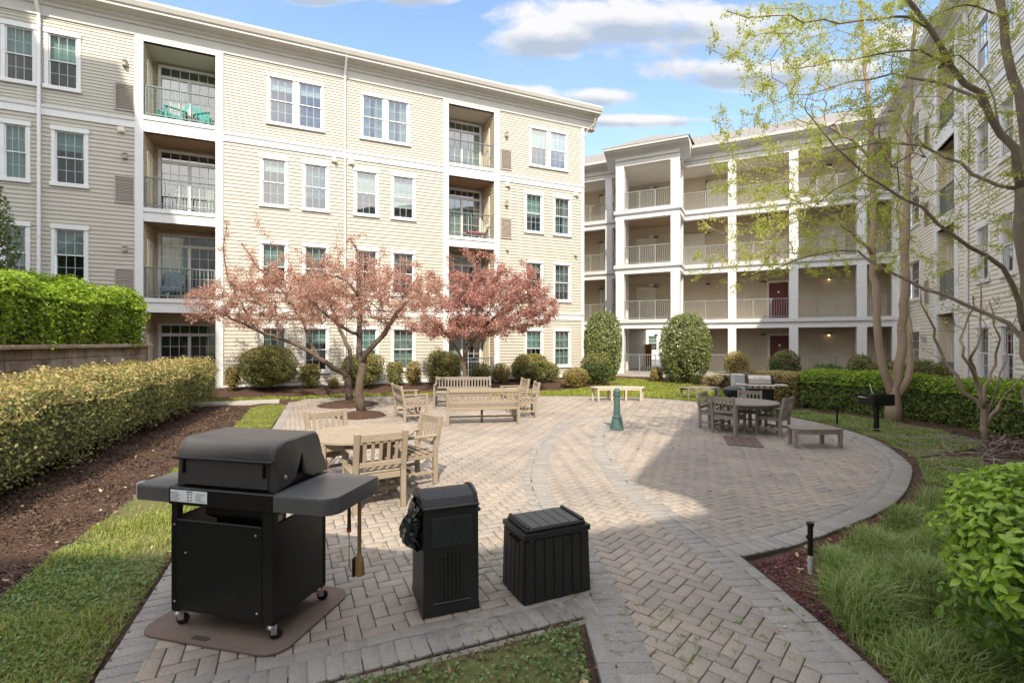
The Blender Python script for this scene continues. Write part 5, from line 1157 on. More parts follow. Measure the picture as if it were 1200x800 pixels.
m = MB(); P = [tuple(p) for p in offset(resample(spline(RW, 6), .6), .28)]; m.prism(P+[(-15.5, 13.2), (-17, 4)], -.1, 1.74); tag(m.build('terrace_ground', ground_mat()), kind='structure')
# ------------------------------------------------------------------ clipped shrubs and hedges
def fol(name, cols, tr=.35, rough=.5, spec=.35): return island_mat(name, cols, rough, translucent=tr, spec=spec)
F_GOLD = fol('bronze_leaf', [(.42,.32,.11),(.52,.42,.17),(.36,.29,.09),(.58,.45,.24),(.31,.29,.09)], tr=.4)
F_OLIVE = fol('olive_leaf', [(.19,.21,.055),(.26,.26,.08),(.14,.17,.045),(.32,.28,.11)], tr=.4)
F_MID = fol('green_leaf', [(.12,.19,.035),(.17,.25,.05),(.09,.14,.03),(.23,.28,.08)], tr=.4)
F_HEDGE = fol('bronze_green_leaf', [(.19,.23,.075),(.30,.30,.11),(.14,.19,.055),(.42,.37,.18),(.21,.26,.08),(.11,.15,.045)], tr=.45)
F_BRIGHT = fol('bright_leaf', [(.26,.40,.025),(.34,.48,.04),(.20,.32,.02),(.42,.50,.06)], tr=.45)
F_BRIGHT2 = fol('hedge_leaf', [(.18,.29,.02),(.25,.38,.03),(.11,.19,.015),(.31,.40,.05),(.15,.24,.02)], tr=.45)
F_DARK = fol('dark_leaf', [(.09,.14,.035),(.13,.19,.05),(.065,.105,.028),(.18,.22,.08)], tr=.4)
F_HOLLY = fol('holly_leaf', [(.14,.19,.045),(.19,.235,.06),(.10,.145,.035),(.26,.28,.10)], tr=.25, rough=.35, spec=.6)
F_RUST = fol('rust_leaf', [(.30,.24,.07),(.36,.25,.08),(.20,.20,.055),(.40,.30,.12)], tr=.4)
F_LAUREL = fol('laurel_leaf', [(.26,.42,.03),(.34,.50,.05),(.17,.31,.02),(.40,.54,.09),(.28,.45,.035)], tr=.45, rough=.28, spec=.5)
F_LAUREL_D = fol('old_laurel_leaf', [(.09,.18,.025),(.13,.24,.03),(.18,.29,.04),(.24,.32,.10)], tr=.35, rough=.3, spec=.5)
TWIG = mat('twig_and_shade', (.05,.048,.026), .9, noise=(9, .6, (.085,.075,.045)))  # one dark tone for stems and for the shade inside bushes
def lump(D, seed, amp, f=3.0): return 1+amp*(vnoise(D[:, :2]*1.0+D[:, 2:]*.7, f, seed)*.6+vnoise(D[:, 1:]*1.3, f*1.7, seed+1)*.4)
def blob(parent, c, r, n, size, mt, name='foliage', e=2.4, seed=0, zmin=-1, thick=.22, amp=.07, rand=.9, fold=False, zmax=1.1, asp=.6, gap=.0):
    """leaves through the outer shell of a clipped dome"""
    D = rng.normal(size=(n, 3)); D /= np.linalg.norm(D, axis=1)[:, None]; D = D[(D[:, 2] > zmin) & (D[:, 2] < zmax)]
    k = (np.abs(D)**e).sum(1)**(-1/e); S = D*k[:, None]*(lump(D, seed, amp)*(1-thick*rng.random(len(D))**1.6))[:, None]
    S = S*(1+gap*rng.random(len(D))**6)[:, None]; P = S*np.array(r)+np.array(c); N = D/np.array(r)*max(r)+rng.normal(size=D.shape)*rand+np.array([0, 0, .4])
    if gap: kk = vnoise(D[:, :2]*r[0]+D[:, 2:]*.9, 9.0, seed+3)+vnoise(D[:, 1:]*r[0], 11.0, seed+4)+rng.normal(0, .5, len(D)) > -1.25; P, N = P[kk], N[kk]
    v, f = leaves_np(P, N, size, asp, fold=fold); return np_mesh(name, v, f, mt, parent)
def shade_core(parent, c, r, e=2.4, seed=0, sc=.84, zmin=-1, amp=.07, name='branches'):  # solid dark body for the twigs and shade within, not separate limbs
    m = MB(); nu, nv = 20, 12; D = []
    for j in range(nv+1):
        p = -math.pi/2+math.pi*j/nv
        for i in range(nu): a = 2*math.pi*i/nu; D.append((math.cos(p)*math.cos(a), math.cos(p)*math.sin(a), max(zmin, math.sin(p))))
    D = np.array(D); k = (np.abs(D)**e).sum(1)**(-1/e); S = D*(k*lump(D, seed, amp)*sc)[:, None]*np.array(r)+np.array(c); m.v = [tuple(p) for p in S]
    for j in range(nv):
        for i in range(nu): q = (i+1) % nu; m.f.append((j*nu+i, j*nu+q, j*nu+nu+q, j*nu+nu+i))
    return m.build(name, TWIG, parent, smooth=True)
def shrub(label, px0, px1, py0, py1, loc, mt, top=None, e=2.4, leaf=.06, dens=1.0, group=None, name='clipped_shrub', zb=0.0, stem=.10, amp=.13, tfrac=.35, gap=.16, thick=.34):
    """loc=(x,y): position on the ground; size from the picture at that distance"""
    x, y = loc; Wd = (px1-px0)/F*y; zt = CAMZ+(400-py0)*y/F; zl = zb+stem*(zt-zb); r = (Wd/2, Wd/2*.95, (zt-zl)/2); c = (0, 0, (zt+zl)/2-zb)
    sd = random.randint(0, 999); t = thing(name, label, 'shrub', (x, y, zb), 0, group)
    A = 4*math.pi*((r[0]*r[1])**1.6/3+2*(r[0]*r[2])**1.6/3)**(1/1.6); n = int(A*dens*3.4/(leaf*leaf*.6))
    n = min(n, 26000)
    shade_core(t, c, r, e, sd, amp=amp, sc=.74)
    blob(t, c, r, n, leaf, mt, e=e, seed=sd, amp=amp, rand=1.3, thick=thick, gap=gap)
    if top: blob(t, (0, 0, c[2]+.012), r, int(n*tfrac), leaf, top, 'new_growth', e=e, seed=sd, zmin=.32, thick=.06, amp=amp)
    m = MB()
    for k in range(5): a = 2*math.pi*k/5+random.random(); m.tube([(.05*math.cos(a), .05*math.sin(a), -.05), (r[0]*.35*math.cos(a), r[0]*.35*math.sin(a), c[2]*.8)], [.018, .01], 6)
    m.build('stem', TWIG, t); return t
def onbed(px, y_): x = al(px, y_); return LF.world(x, y_), bed_h(x)
gs = 'clipped shrubs along the foot of the left building'
for lb, a, b, y0, y1, yo, mt, tp, e in (
    ('small upright bronze shrub at the end of the low hedge', 264, 280, 430, 458, 1.0, F_RUST, F_GOLD, 2.6),
    ('broad round topped shrub at the left, casting its shadow on the cream siding', 285, 343, 407, 460, 1.0, F_OLIVE, F_RUST, 2.5),
    ('narrow upright shrub between the broad left dome and the tree trunks', 352, 374, 427, 461, .9, F_OLIVE, F_RUST, 3.0),
    ('tiny shrub low in the bed just left of the pink tree trunks', 385, 397, 443, 459, 1.0, F_RUST, None, 2.0),
    ('round shrub half hidden behind the trunks of the pink trees', 402, 448, 414, 456, .9, F_OLIVE, F_RUST, 2.5),
    ('left one of the two thin upright shrubs right of the pink tree trunk', 454, 472, 424, 456, .8, F_OLIVE, F_RUST, 3.0),
    ('right one of the two thin upright shrubs right of the pink tree trunk', 476, 493, 424, 456, .8, F_RUST, F_GOLD, 3.0),
    ('broad dome shrub just left of the right balcony stack', 501, 540, 412, 455, .9, F_OLIVE, F_RUST, 2.8),
    ('low shrub before the glass door of the right balcony stack', 553, 575, 426, 453, .8, F_OLIVE, None, 2.4),
    ('orange tinged upright shrub right of the glass door', 577, 597, 427, 456, .9, F_RUST, F_GOLD, 2.6),
    ('wide mushroom shaped shrub left of the last ground floor window', 599, 643, 414, 453, .8, F_OLIVE, F_RUST, 2.3),
    ('upright shrub under the last ground floor window', 638, 655, 426, 452, .9, F_OLIVE, None, 2.6)):
    (x, y), zb = onbed((a+b)/2, yo); shrub(lb, a, b, y0, y1, (x, y), mt, tp, e, group=gs, zb=zb-.05)
def at(px, Y): return ((px-600)/F*Y, Y)
shrub('small yellow green dome shrub at the corner of the left building', 661, 688, 431, 454, at(674, 20.6), F_RUST, F_GOLD, 2.4, group=gs, stem=.02)
shrub('dark dome shrub with bronze top in front of the narrow tall holly', 681, 716, 415, 450, at(698, 21.5), F_DARK, F_RUST, 2.6, group=gs)
gh = 'tall clipped hollies'
shrub('narrow egg shaped tall holly nearer the left building', 685, 729, 365, 447, at(707, 23.6), F_HOLLY, None, 2.2, leaf=.085, name='holly_bush', group=gh, stem=-.03, amp=.06, gap=.04, thick=.22)
shrub('broad egg shaped tall holly before the open galleries', 775, 832, 368, 447, at(803, 22.6), F_HOLLY, None, 2.3, leaf=.085, name='holly_bush', group=gh, stem=-.03, amp=.06, gap=.04, thick=.22)
shrub('small yellowish shrub at the left foot of the broad holly', 762, 776, 431, 446, at(769, 23.2), F_RUST, F_GOLD, 2.2, stem=.02)
gt = 'topiary domes before the galleries'
shrub('tan flat topped topiary bush before a white gallery column', 850, 877, 412, 434, at(863, 21.0), F_GOLD, None, 2.6, name='topiary_bush', group=gt, stem=.3)
shrub('dark round topiary dome before the red door', 905, 936, 411, 437, at(920, 18.4), F_DARK, F_RUST, 2.8, name='topiary_bush', group=gt, stem=.1)
for i, (a, b, y0, Y, lb) in enumerate(((856, 896, 433, 20.3, 'loose yellow groundcover shrub left of the steel grill'), (828, 858, 437, 21.4, 'loose yellow groundcover shrub right of the broad holly'))):
    shrub(lb, a, b, y0, 0, at((a+b)/2, Y), F_GOLD, F_RUST, 1.8, name='loose_shrub', stem=.0, amp=.25, dens=.25)
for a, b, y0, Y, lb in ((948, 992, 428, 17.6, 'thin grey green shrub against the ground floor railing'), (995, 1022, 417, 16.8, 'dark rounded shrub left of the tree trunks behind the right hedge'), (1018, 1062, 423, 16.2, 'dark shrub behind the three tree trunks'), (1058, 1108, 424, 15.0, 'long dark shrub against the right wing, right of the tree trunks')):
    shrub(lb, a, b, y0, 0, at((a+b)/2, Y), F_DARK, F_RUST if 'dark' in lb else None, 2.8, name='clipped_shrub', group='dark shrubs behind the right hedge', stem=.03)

def hedge(label, path, half, h, zb, leaf, n, mt, top=None, ntop=0, name='hedge', rnd=.16, amp=.05, skirt=0.0, ragged=.0, ends=True, fold=False, rand=.9, extra=None):
    """clipped hedge along a centre line"""
    C = resample(spline(path, 8), .12); c0 = C.mean(0); t = thing(name, label, 'hedge', (*c0, zb)); C = C-c0; T = np.gradient(C, axis=0); T /= np.linalg.norm(T, axis=1)[:, None]; Nn = np.c_[-T[:, 1], T[:, 0]]; L_ = len(C)
    def section(u):
        """u in 0..1 round the cross section -> (offset, height, normal)"""
        per = np.array([h-skirt-rnd, rnd*1.57, 2*half-2*rnd, rnd*1.57, h-skirt-rnd]); cum = np.r_[0, np.cumsum(per)]/per.sum(); o = np.zeros((len(u), 2)); nn = np.zeros((len(u), 2))
        for k in range(5):
            m_ = (u >= cum[k]) & (u <= cum[k+1]); f = (u[m_]-cum[k])/(cum[k+1]-cum[k])
            if k == 0: o[m_] = np.c_[np.full(m_.sum(), -half), skirt+f*(h-rnd-skirt)]; nn[m_] = (-1, 0)
            if k == 1: a = f*math.pi/2; o[m_] = np.c_[-half+rnd-rnd*np.cos(a), h-rnd+rnd*np.sin(a)]; nn[m_] = np.c_[-np.cos(a), np.sin(a)]
            if k == 2: o[m_] = np.c_[-half+rnd+f*(2*half-2*rnd), np.full(m_.sum(), h)]; nn[m_] = (0, 1)
            if k == 3: a = f*math.pi/2; o[m_] = np.c_[half-rnd+rnd*np.sin(a), h-rnd+rnd*np.cos(a)]; nn[m_] = np.c_[np.sin(a), np.cos(a)]
            if k == 4: o[m_] = np.c_[np.full(m_.sum(), half), (h-rnd)-f*(h-rnd-skirt)]; nn[m_] = (1, 0)
        return o, nn
    def place(n, inset, u=None):
        s = rng.random(n)*(L_-1); i = s.astype(int); f = (s-i)[:, None]; i2 = np.minimum(i+1, L_-1); p = C[i]*(1-f)+C[i2]*f; nv = Nn[i]
        u = rng.random(n) if u is None else u; o, nn = section(u)
        tl = np.minimum(s, L_-1-s)*.12; ed = np.sqrt(np.clip(tl/.55, 0.02, 1)) if ends else 1.0
        wob = 1+amp*vnoise(np.c_[s*.12, u*5], 4.0, 5)
        off = o[:, 0]*np.where(ends, .62+.38*ed, 1)*wob; hh = o[:, 1]*(1+amp*.5*vnoise(np.c_[s*.12, o[:, 0]*2], 3.2, 6))
        P = np.c_[p+nv*off[:, None], hh]; N = np.c_[nv*nn[:, :1], nn[:, 1]]; return P-N*(inset*rng.random(n)**1.5)[:, None]+N*(ragged*rng.random(n)**3)[:, None], N+np.array([0, 0, .55])
    P, N = place(n, .22)
    if skirt > .15: k_ = rng.random(n) < np.clip((P[:, 2]-.06)/.62, .05, 1)+.25*(vnoise(P[:, :2], 2.2, 12) > .3); P, N = P[k_], N[k_]
    v, f_ = leaves_np(P, N+rng.normal(size=N.shape)*rand, leaf, .6, fold=fold); np_mesh('foliage', v, f_, mt, t)
    if top is not None:
        u = .5+rng.normal(0, .085+.06, ntop); u = np.clip(u, .26, .74); P, N = place(ntop, .05, u); v, f_ = leaves_np(P+np.array([0, 0, .015]), N+rng.normal(size=N.shape)*rand, leaf, .6, fold=fold); np_mesh('new_growth', v, f_, top, t)
    if ends:
        for e_, sg in ((0, -1), (-1, 1)):
            k = int(n*half*2*h/(len(C)*.12*(2*h+2*half))*1.5)+200; yy = rng.uniform(-half*.68, half*.68, k); zz = rng.uniform(skirt, h*.97, k); P = np.c_[C[e_]+Nn[e_]*yy[:, None]+T[e_]*(sg*(.14-.22*rng.random(k)))[:, None], zz]; N = np.tile([*(T[e_]*sg), .2], (k, 1)); v, f_ = leaves_np(P, N+rng.normal(size=N.shape)*rand, leaf, .6, fold=fold); np_mesh('end_foliage', v, f_, mt, t)
    # twigs and the shade among them as one solid dark box
    m = MB(); q = .66
    for i in range(0, L_, 4):
        w_ = half*q*(.7 if i < 4 or i > L_-5 else 1)
        for o, z in ((-w_, max(.05, skirt+.08)), (-w_, h*.84-.05), (w_, h*.84-.05), (w_, max(.05, skirt+.08))): p = C[i]+Nn[i]*o; m.v.append((p[0], p[1], z))
    k = len(m.v)//4
    for i in range(k-1):
        for j in range(4): j2 = (j+1) % 4; m.f.append((i*4+j, i*4+j2, i*4+4+j2, i*4+4+j))
    m.f.append((0,1,2,3)); m.f.append(tuple(4*(k-1)+j for j in (3,2,1,0))); m.build('branches', TWIG, t)
    m = MB()
    for i in range(2, L_, 5):
        p = C[i]+Nn[i]*random.uniform(-half*.6, half*.6)
        for k in range(3): a = random.uniform(0, 6.28); m.tube([(p[0], p[1], -.1), (p[0]+.12*math.cos(a), p[1]+.12*math.sin(a), .25), (p[0]+.3*math.cos(a), p[1]+.3*math.sin(a), min(.62, h*.8))], [.02, .015, .009], 5)
    m.build('stem', mat('pale_twig', (.22,.18,.13), .85), t)
    return t
hedge('long low hedge with bronze new growth along the left mulch bed', [(-6.15,2.2),(-6.45,5.2),(-7.75,9.2),(-8.85,12.6),(-9.55,14.9)], .66, 1.27, -.03, .052, 62000, F_HEDGE, F_GOLD, 24000, amp=.12, skirt=.16, ragged=.18, rand=1.3)
hedge('tall bright green hedge on top of the block retaining wall', [(-9.15,4.6),(-9.5,7.6),(-10.1,10.4),(-10.45,12.6),(-10.5,13.3)], .75, 1.42, 1.74, .075, 42000, F_BRIGHT2, F_BRIGHT, 26000, amp=.14, rnd=.55, ragged=.16)
hedge('clipped hedge with lime green top behind the park grill at the right', [(8.75,14.75),(9.6,13.75),(10.2,12.7),(10.55,11.5),(10.6,10.3),(10.6,8.8)], .55, 1.0, -.03, .07, 26000, F_MID, F_BRIGHT, 10000, amp=.08, ragged=.10)
hedge('short brownish end piece of the right hedge beside the steel grill', [(7.7,15.5),(8.2,15.2),(8.65,14.85)], .5, .98, -.03, .06, 3500, F_RUST, F_GOLD, 1500, amp=.06)
# big laurel by the lower right corner
t = thing('laurel_bush', 'glossy bright green laurel bush at the lower right corner', 'shrub', (3.12, 2.6, -.02))
def laurel(c, r, n, mt, nm, **k): return blob(t, c, r, n, .064, mt, nm, seed=11, fold=True, asp=.46, **k)
laurel((0,0,.66), (.68,.68,.52), 4200, F_LAUREL, 'new_growth', zmin=-.15, thick=.16, amp=.16, rand=.6)
laurel((0,0,.62), (.66,.66,.52), 4600, F_LAUREL_D, 'foliage', thick=.45, amp=.16, rand=.9)
shade_core(t, (0,0,.58), (.44,.44,.36), seed=11)
m = MB()
for k in range(16):
    a = random.uniform(0, 6.28); r_ = random.uniform(.3, .62); m.tube([(.08*math.cos(a), .08*math.sin(a), -.02), (.25*math.cos(a), .25*math.sin(a), .35), (r_*math.cos(a), r_*math.sin(a), .75+random.uniform(-.2,.3))], [.014,.011,.005], 6)
m.build('stem', mat('green_brown_stem', (.14,.15,.06), .7), t)
# upright leafy shoots standing out of the laurel
P = []; Nn_ = []
for k in range(230):
    d = rnd_dirs(1, .5)[0]
    if d[2] < -.1: continue
    b = np.array([0,0,.66])+d*np.array([.66,.66,.50]); ax = d+np.array([0,0,.8]); ax /= np.linalg.norm(ax)
    for j in range(7): a = j*2.4; s_ = np.cross(ax, [math.cos(a), math.sin(a), .3]); P.append(b+ax*(.02+.014*j)+s_*.026); Nn_.append(ax*.9+s_*.5)
v, f_ = leaves_np(np.array(P), np.array(Nn_), .06, .42, fold=True); np_mesh('shoot_leaves', v, f_, F_LAUREL, t)

# ------------------------------------------------------------------ trees
def P3(px, py, Y): return ((px-600)/F*Y, Y, CAMZ+(400-py)*Y/F)
class Grow:
    """limbs given as polylines, then twigs grown towards points spread through the crown"""
    def __init__(s): s.P = []; s.par = []; s.rad = []
    def limb(s, pts, r0=None, r1=None, step=.25, wig=.02):
        C = spline([np.array(p, float) for p in pts], 6) if len(pts) > 2 else np.array(pts, float)
        d = np.r_[0, np.cumsum(np.linalg.norm(np.diff(C, axis=0), axis=1))]; n = max(2, int(d[-1]/step)+1); tt = np.linspace(0, d[-1], n); C = np.c_[[np.interp(tt, d, C[:, k]) for k in range(3)]].T
        last = -1
        if s.P:
            D = np.linalg.norm(np.array(s.P)-C[0], axis=1); last = int(D.argmin())
        for i, p in enumerate(C):
            if i == 0 and last >= 0: continue
            s.P.append(p+(rng.normal(0, wig, 3) if 0 < i else 0)); s.par.append(last); s.rad.append(r0+(r1-r0)*i/(n-1) if r0 else 0); last = len(s.P)-1
    def reach(s, targets, step=.22, wig=.035, droop=0.0, first=0):
        T = np.array(targets); c = np.array(s.P[first:]).mean(0); order = np.argsort(np.linalg.norm(T-c, axis=1)); tips = []
        for t in T[order]:
            A = np.array(s.P[first:]); D = np.linalg.norm(A-t, axis=1)+.25*np.maximum(0, A[:, 2]-t[2]); i = int(D.argmin())+first; p = np.array(s.P[i]); q = s.par[i]; d0 = p-np.array(s.P[q]) if q >= 0 else t-p; d0 = d0/max(1e-6, np.linalg.norm(d0)); L_ = np.linalg.norm(t-p); n = max(1, int(L_/step)); last = i
            for k in range(1, n+1):
                f = k/n; q_ = p+(t-p)*f+d0*L_*.30*f*(1-f)+np.array([0, 0, -droop*L_*f*f*.3])+rng.normal(0, wig, 3)*min(1, L_); s.P.append(q_); s.par.append(last); s.rad.append(0); last = len(s.P)-1
            tips.append(last)
        return tips
    def finish(s, tip=.005, expo=.42, rmax=9):
        n = len(s.P); cnt = np.zeros(n); ch = [[] for _ in range(n)]
        for i, p in enumerate(s.par):
            if p >= 0: ch[p].append(i)
        for i in range(n-1, -1, -1):
            if not ch[i]: cnt[i] = 1
            if s.par[i] >= 0: cnt[s.par[i]] += cnt[i]
        R_ = np.array([s.rad[i] if s.rad[i] else min(rmax, tip*cnt[i]**expo) for i in range(n)])
        for i in range(n):
            p = s.par[i]
            if p >= 0 and not s.rad[i]: R_[i] = min(R_[i], R_[p]*.95)
        s.cnt = cnt; s.R = R_; s.ch = ch; return s
    def mesh(s, name, mt, parent, thin=.0):
        m = MB(); n = len(s.P); seen = [False]*n
        for r in range(n):
            if seen[r]: continue
            if s.par[r] >= 0 and not seen[s.par[r]]: continue
            chain = [r]; seen[r] = True; cur = r
            while s.ch[cur]:
                nx = max(s.ch[cur], key=lambda i: (s.R[i], s.cnt[i]))
                if seen[nx]: break
                chain.append(nx); seen[nx] = True; cur = nx
            pts = [s.P[i] for i in chain]; rr = [s.R[i] for i in chain]
            if s.par[r] >= 0: pts = [s.P[s.par[r]]]+pts; rr = [min(s.R[s.par[r]], rr[0]*1.25)]+rr
            if len(pts) < 2: continue
            m.tube(pts, rr, 9 if max(rr) > .03 else (6 if max(rr) > .012 else 4), cap=max(rr) > .02)
        return m.build(name, mt, parent, smooth=True)
    def leafpts(s, n, spread, maxcnt=3, extra=None):
        idx = np.array([i for i in range(len(s.P)) if s.cnt[i] <= maxcnt and s.par[i] >= 0]); k = rng.choice(idx, n); A = np.array(s.P); p0 = A[[s.par[i] for i in k]]; p1 = A[k]; f = rng.random((n, 1)); return p0*(1-f)+p1*f+rng.normal(0, spread, (n, 3))
def ell(c, r, n, shell=.35):
    D = rng.normal(size=(n, 3)); D /= np.linalg.norm(D, axis=1)[:, None]; return np.array(c)+D*np.array(r)*(shell+(1-shell)*rng.random((n, 1))**.6)
BARK = mat('grey_brown_bark', (.20,.15,.11), .9, noise=(7, .7, (.30,.24,.185)), bump=(25, .9))
BARK_P = mat('dark_plum_bark', (.06,.043,.034), .9, noise=(11, .5, (.15,.115,.085)), bump=(30, .9))
BARK_R = mat('tan_smooth_bark', (.34,.255,.185), .8, noise=(4, .8, (.235,.17,.125)), bump=(18, .5))
BARK_D = mat('dark_limb_bark', (.11,.088,.066), .9, noise=(8, .7, (.24,.195,.15)), bump=(25, .7))
PINK = fol('plum_leaf', [(.45,.235,.18),(.52,.30,.24),(.36,.17,.135),(.56,.37,.30),(.44,.27,.16),(.48,.24,.195)], tr=.4)
PINK2 = fol('rosy_plum_leaf', [(.43,.21,.165),(.50,.27,.22),(.35,.15,.125),(.54,.33,.28),(.46,.225,.18)], tr=.4)
YGR = fol('young_leaf', [(.42,.48,.05),(.50,.54,.08),(.32,.40,.04),(.54,.54,.14),(.45,.45,.07)], tr=.5)
gp = 'pink leaved plum trees'
def leafmesh(g, n, spread, size, mt, parent, maxcnt=3, up=.3, name='crown', asp=.55):
    P = g.leafpts(n, spread, maxcnt)-np.array(parent.location); v, f = leaves_np(P, rnd_dirs(n, up), size, asp); return np_mesh(name, v, f, mt, parent)
def tree(name, label, g, bark, base, leaf, group=None):
    t = thing(name, label, 'tree', base, 0, group); o = np.array(base); g.P = [np.array(p)-o for p in g.P]; g.mesh('trunk', bark, t); g.P = [p+o for p in g.P]
    for k in leaf: leafmesh(g, *k, t)
    return t
def tree2(name, label, g, bark, base, leaf, group=None):
    t = thing(name, label, 'tree', base, 0, group); o = np.array(base); g.P = [np.array(p)-o for p in g.P]; g.mesh('trunk', bark, t); g.P = [p+o for p in g.P]
    for (n, spread, size, mt, mc, nm) in leaf:
        P = g.leafpts(n, spread, mc)-o; v, f = leaves_np(P, rnd_dirs(n, .3), size, .55); np_mesh(nm, v, f, mt, t)
    return t
Y = 13.1; g = Grow(); b0 = P3(424, 482.5, Y); b0 = (b0[0], b0[1], .02)
g.limb([b0, P3(422, 460, Y), P3(424, 435, Y), P3(423, 424, Y)], .125, .10)
g.limb([P3(423, 424, Y), P3(432, 410, Y-.1), P3(447, 395, Y-.2), P3(460, 375, Y-.3), P3(476, 352, Y-.4)], .085, .035)
g.limb([P3(423, 424, Y), P3(420, 402, Y), P3(422, 370, Y+.1), P3(421, 335, Y+.1), P3(418, 300, Y+.2), P3(412, 280, Y+.2)], .085, .022)
g.limb([P3(421, 395, Y), P3(405, 385, Y-.3), P3(385, 370, Y-.5), P3(360, 350, Y-.6)], .05, .02)
g.limb([P3(447, 395, Y-.2), P3(455, 380, Y+.6), P3(470, 360, Y+1.2), P3(490, 345, Y+1.6)], .05, .02)
g.limb([P3(421, 345, Y), P3(400, 325, Y), P3(375, 322, Y-.1), P3(345, 330, Y-.2)], .04, .015)
tg = np.r_[ell(P3(432, 345, Y), (2.3, 1.9, 1.0), 320), ell(P3(425, 322, Y), (1.7, 1.4, .75), 100), ell(P3(470, 352, Y), (1.2, 1.3, .75), 110), ell(P3(385, 355, Y), (1.5, 1.2, .8), 100)]
up = [np.array(P3(x, y, Y+random.uniform(-.6, .6))) for x, y in ((400, 265), (405, 285), (431, 275), (446, 290), (415, 290), (470, 300), (385, 300), (350, 318), (492, 310))]
g.reach(tg); g.reach(up); g.finish(.0042, .43)
tree2('plum_tree', 'pink leaved tree with a pale forked trunk, nearest the benches', g, BARK_P, b0, [(31000, .055, .046, PINK, 4, 'crown')], gp)
Y = 16.0; g = Grow(); b0 = P3(410, 469, Y); b0 = (b0[0], b0[1], .03)
g.limb([b0, P3(409, 455, Y), P3(407, 440, Y)], .125, .10)
g.limb([P3(407, 440, Y), P3(394, 433, Y-.2), P3(374, 420, Y-.4), P3(352, 405, Y-.6), P3(326, 396, Y-.7), P3(300, 386, Y-.8), P3(270, 372, Y-.9), P3(245, 362, Y-.9)], .09, .022)
g.limb([P3(407, 440, Y), P3(409, 415, Y), P3(400, 390, Y+.2), P3(390, 360, Y+.4), P3(380, 330, Y+.5)], .08, .025)
g.limb([P3(374, 420, Y-.4), P3(362, 395, Y-.2), P3(350, 370, Y), P3(330, 340, Y+.2), P3(300, 310, Y+.3), P3(283, 285, Y+.3)], .05, .018)
g.limb([P3(300, 386, Y-.8), P3(285, 360, Y-.6), P3(270, 330, Y-.5), P3(262, 300, Y-.4), P3(266, 265, Y-.4)], .035, .012)
tg = np.r_[ell(P3(315, 350, Y-.4), (2.5, 1.8, 1.05), 300), ell(P3(345, 330, Y), (2.0, 1.7, 1.0), 140), ell(P3(270, 358, Y-.6), (1.4, 1.2, .7), 120)]
up = [np.array(P3(x, y, Y+random.uniform(-.8, .4))) for x, y in ((263, 258), (268, 275), (300, 250), (303, 268), (255, 290), (280, 300), (322, 285), (345, 292), (240, 330), (228, 345), (296, 290))]
g.reach(tg); g.reach(up); g.finish(.0045, .43)
tree2('plum_tree', 'pink leaved tree leaning left with long low limbs towards the left balconies', g, BARK_P, b0, [(31000, .065, .051, PINK, 4, 'crown')], gp)
Y = 17.6; g = Grow(); b0 = P3(545, 462.6, Y); b0 = (b0[0], b0[1], .04)
g.limb([b0, P3(545, 445, Y), P3(544, 425, Y), P3(547, 408, Y)], .10, .075)
g.limb([P3(545, 445, Y), P3(540, 420, Y), P3(530, 400, Y-.3), P3(512, 380, Y-.6), P3(495, 365, Y-.7)], .06, .02)
g.limb([P3(547, 408, Y), P3(560, 392, Y), P3(580, 370, Y-.2), P3(605, 350, Y-.3), P3(630, 338, Y-.3)], .06, .02)
g.limb([P3(547, 408, Y), P3(550, 380, Y+.3), P3(556, 350, Y+.3), P3(560, 315, Y+.4)], .05, .018)
g.limb([P3(560, 392, Y), P3(590, 385, Y+.4), P3(615, 382, Y+.7), P3(640, 378, Y+.8)], .04, .015)
tg = np.r_[ell(P3(590, 358, Y), (2.1, 1.7, 1.0), 300), ell(P3(530, 345, Y), (1.5, 1.3, .95), 110), ell(P3(545, 385, Y), (2.2, 1.5, .45), 110), ell(P3(600, 335, Y), (1.3, 1.2, .8), 90)]
up = [np.array(P3(x, y, Y+random.uniform(-.6, .6))) for x, y in ((543, 290), (560, 298), (525, 300), (575, 300), (622, 312), (628, 318), (500, 318), (610, 305))]
g.reach(tg); g.reach(up); g.finish(.0045, .43)
tree2('plum_tree', 'rosy pink tree standing before the right balcony stack', g, BARK_P, b0, [(42000, .075, .07, PINK2, 4, 'crown')], gp)
# evergreen glimpsed at the left edge
t = thing('conifer', 'dark evergreen tree cut by the left edge, behind the tall bright hedge', 'tree', (-13.0, 10.8, 1.7))
m = MB(); m.tube([(0,0,0),(0,0,2.6)], [.1,.03], 8); m.build('trunk', BARK, t)
shade_core(t, (0,0,2.2), (1.5,1.45,2.1), 1.8, 3, sc=.8); blob(t, (0,0,2.3), (1.6,1.55,2.2), 26000, .085, F_DARK, 'crown', e=1.8, seed=3, thick=.4, amp=.14)
# three stemmed tree before the right wing
Y = 12.0; g = Grow(); b0 = P3(1047, 491, Y); b0 = (b0[0], b0[1], -.05)
g.limb([b0, P3(1046, 478, Y), P3(1045, 466, Y)], .20, .15)
g.limb([P3(1045, 466, Y), P3(1036, 435, Y), P3(1030, 395, Y), P3(1027, 350, Y), P3(1023, 300, Y), P3(1024, 240, Y), P3(1022, 190, Y), P3(1019, 140, Y), P3(1015, 90, Y), P3(1010, 30, Y), P3(1000,-40, Y)], .095, .025)
g.limb([P3(1045, 466, Y), P3(1052, 440, Y), P3(1057, 400, Y), P3(1060, 340, Y), P3(1061, 280, Y), P3(1063, 220, Y), P3(1066, 150, Y), P3(1068, 80, Y), P3(1072, 10, Y), P3(1075,-60, Y)], .112, .025)
g.limb([P3(1046, 470, Y), P3(1062, 448, Y+.1), P3(1067, 425, Y+.3), P3(1066, 395, Y+.5), P3(1063, 360, Y+.9), P3(1058, 300, Y+1.4), P3(1050, 230, Y+1.8)], .085, .02)
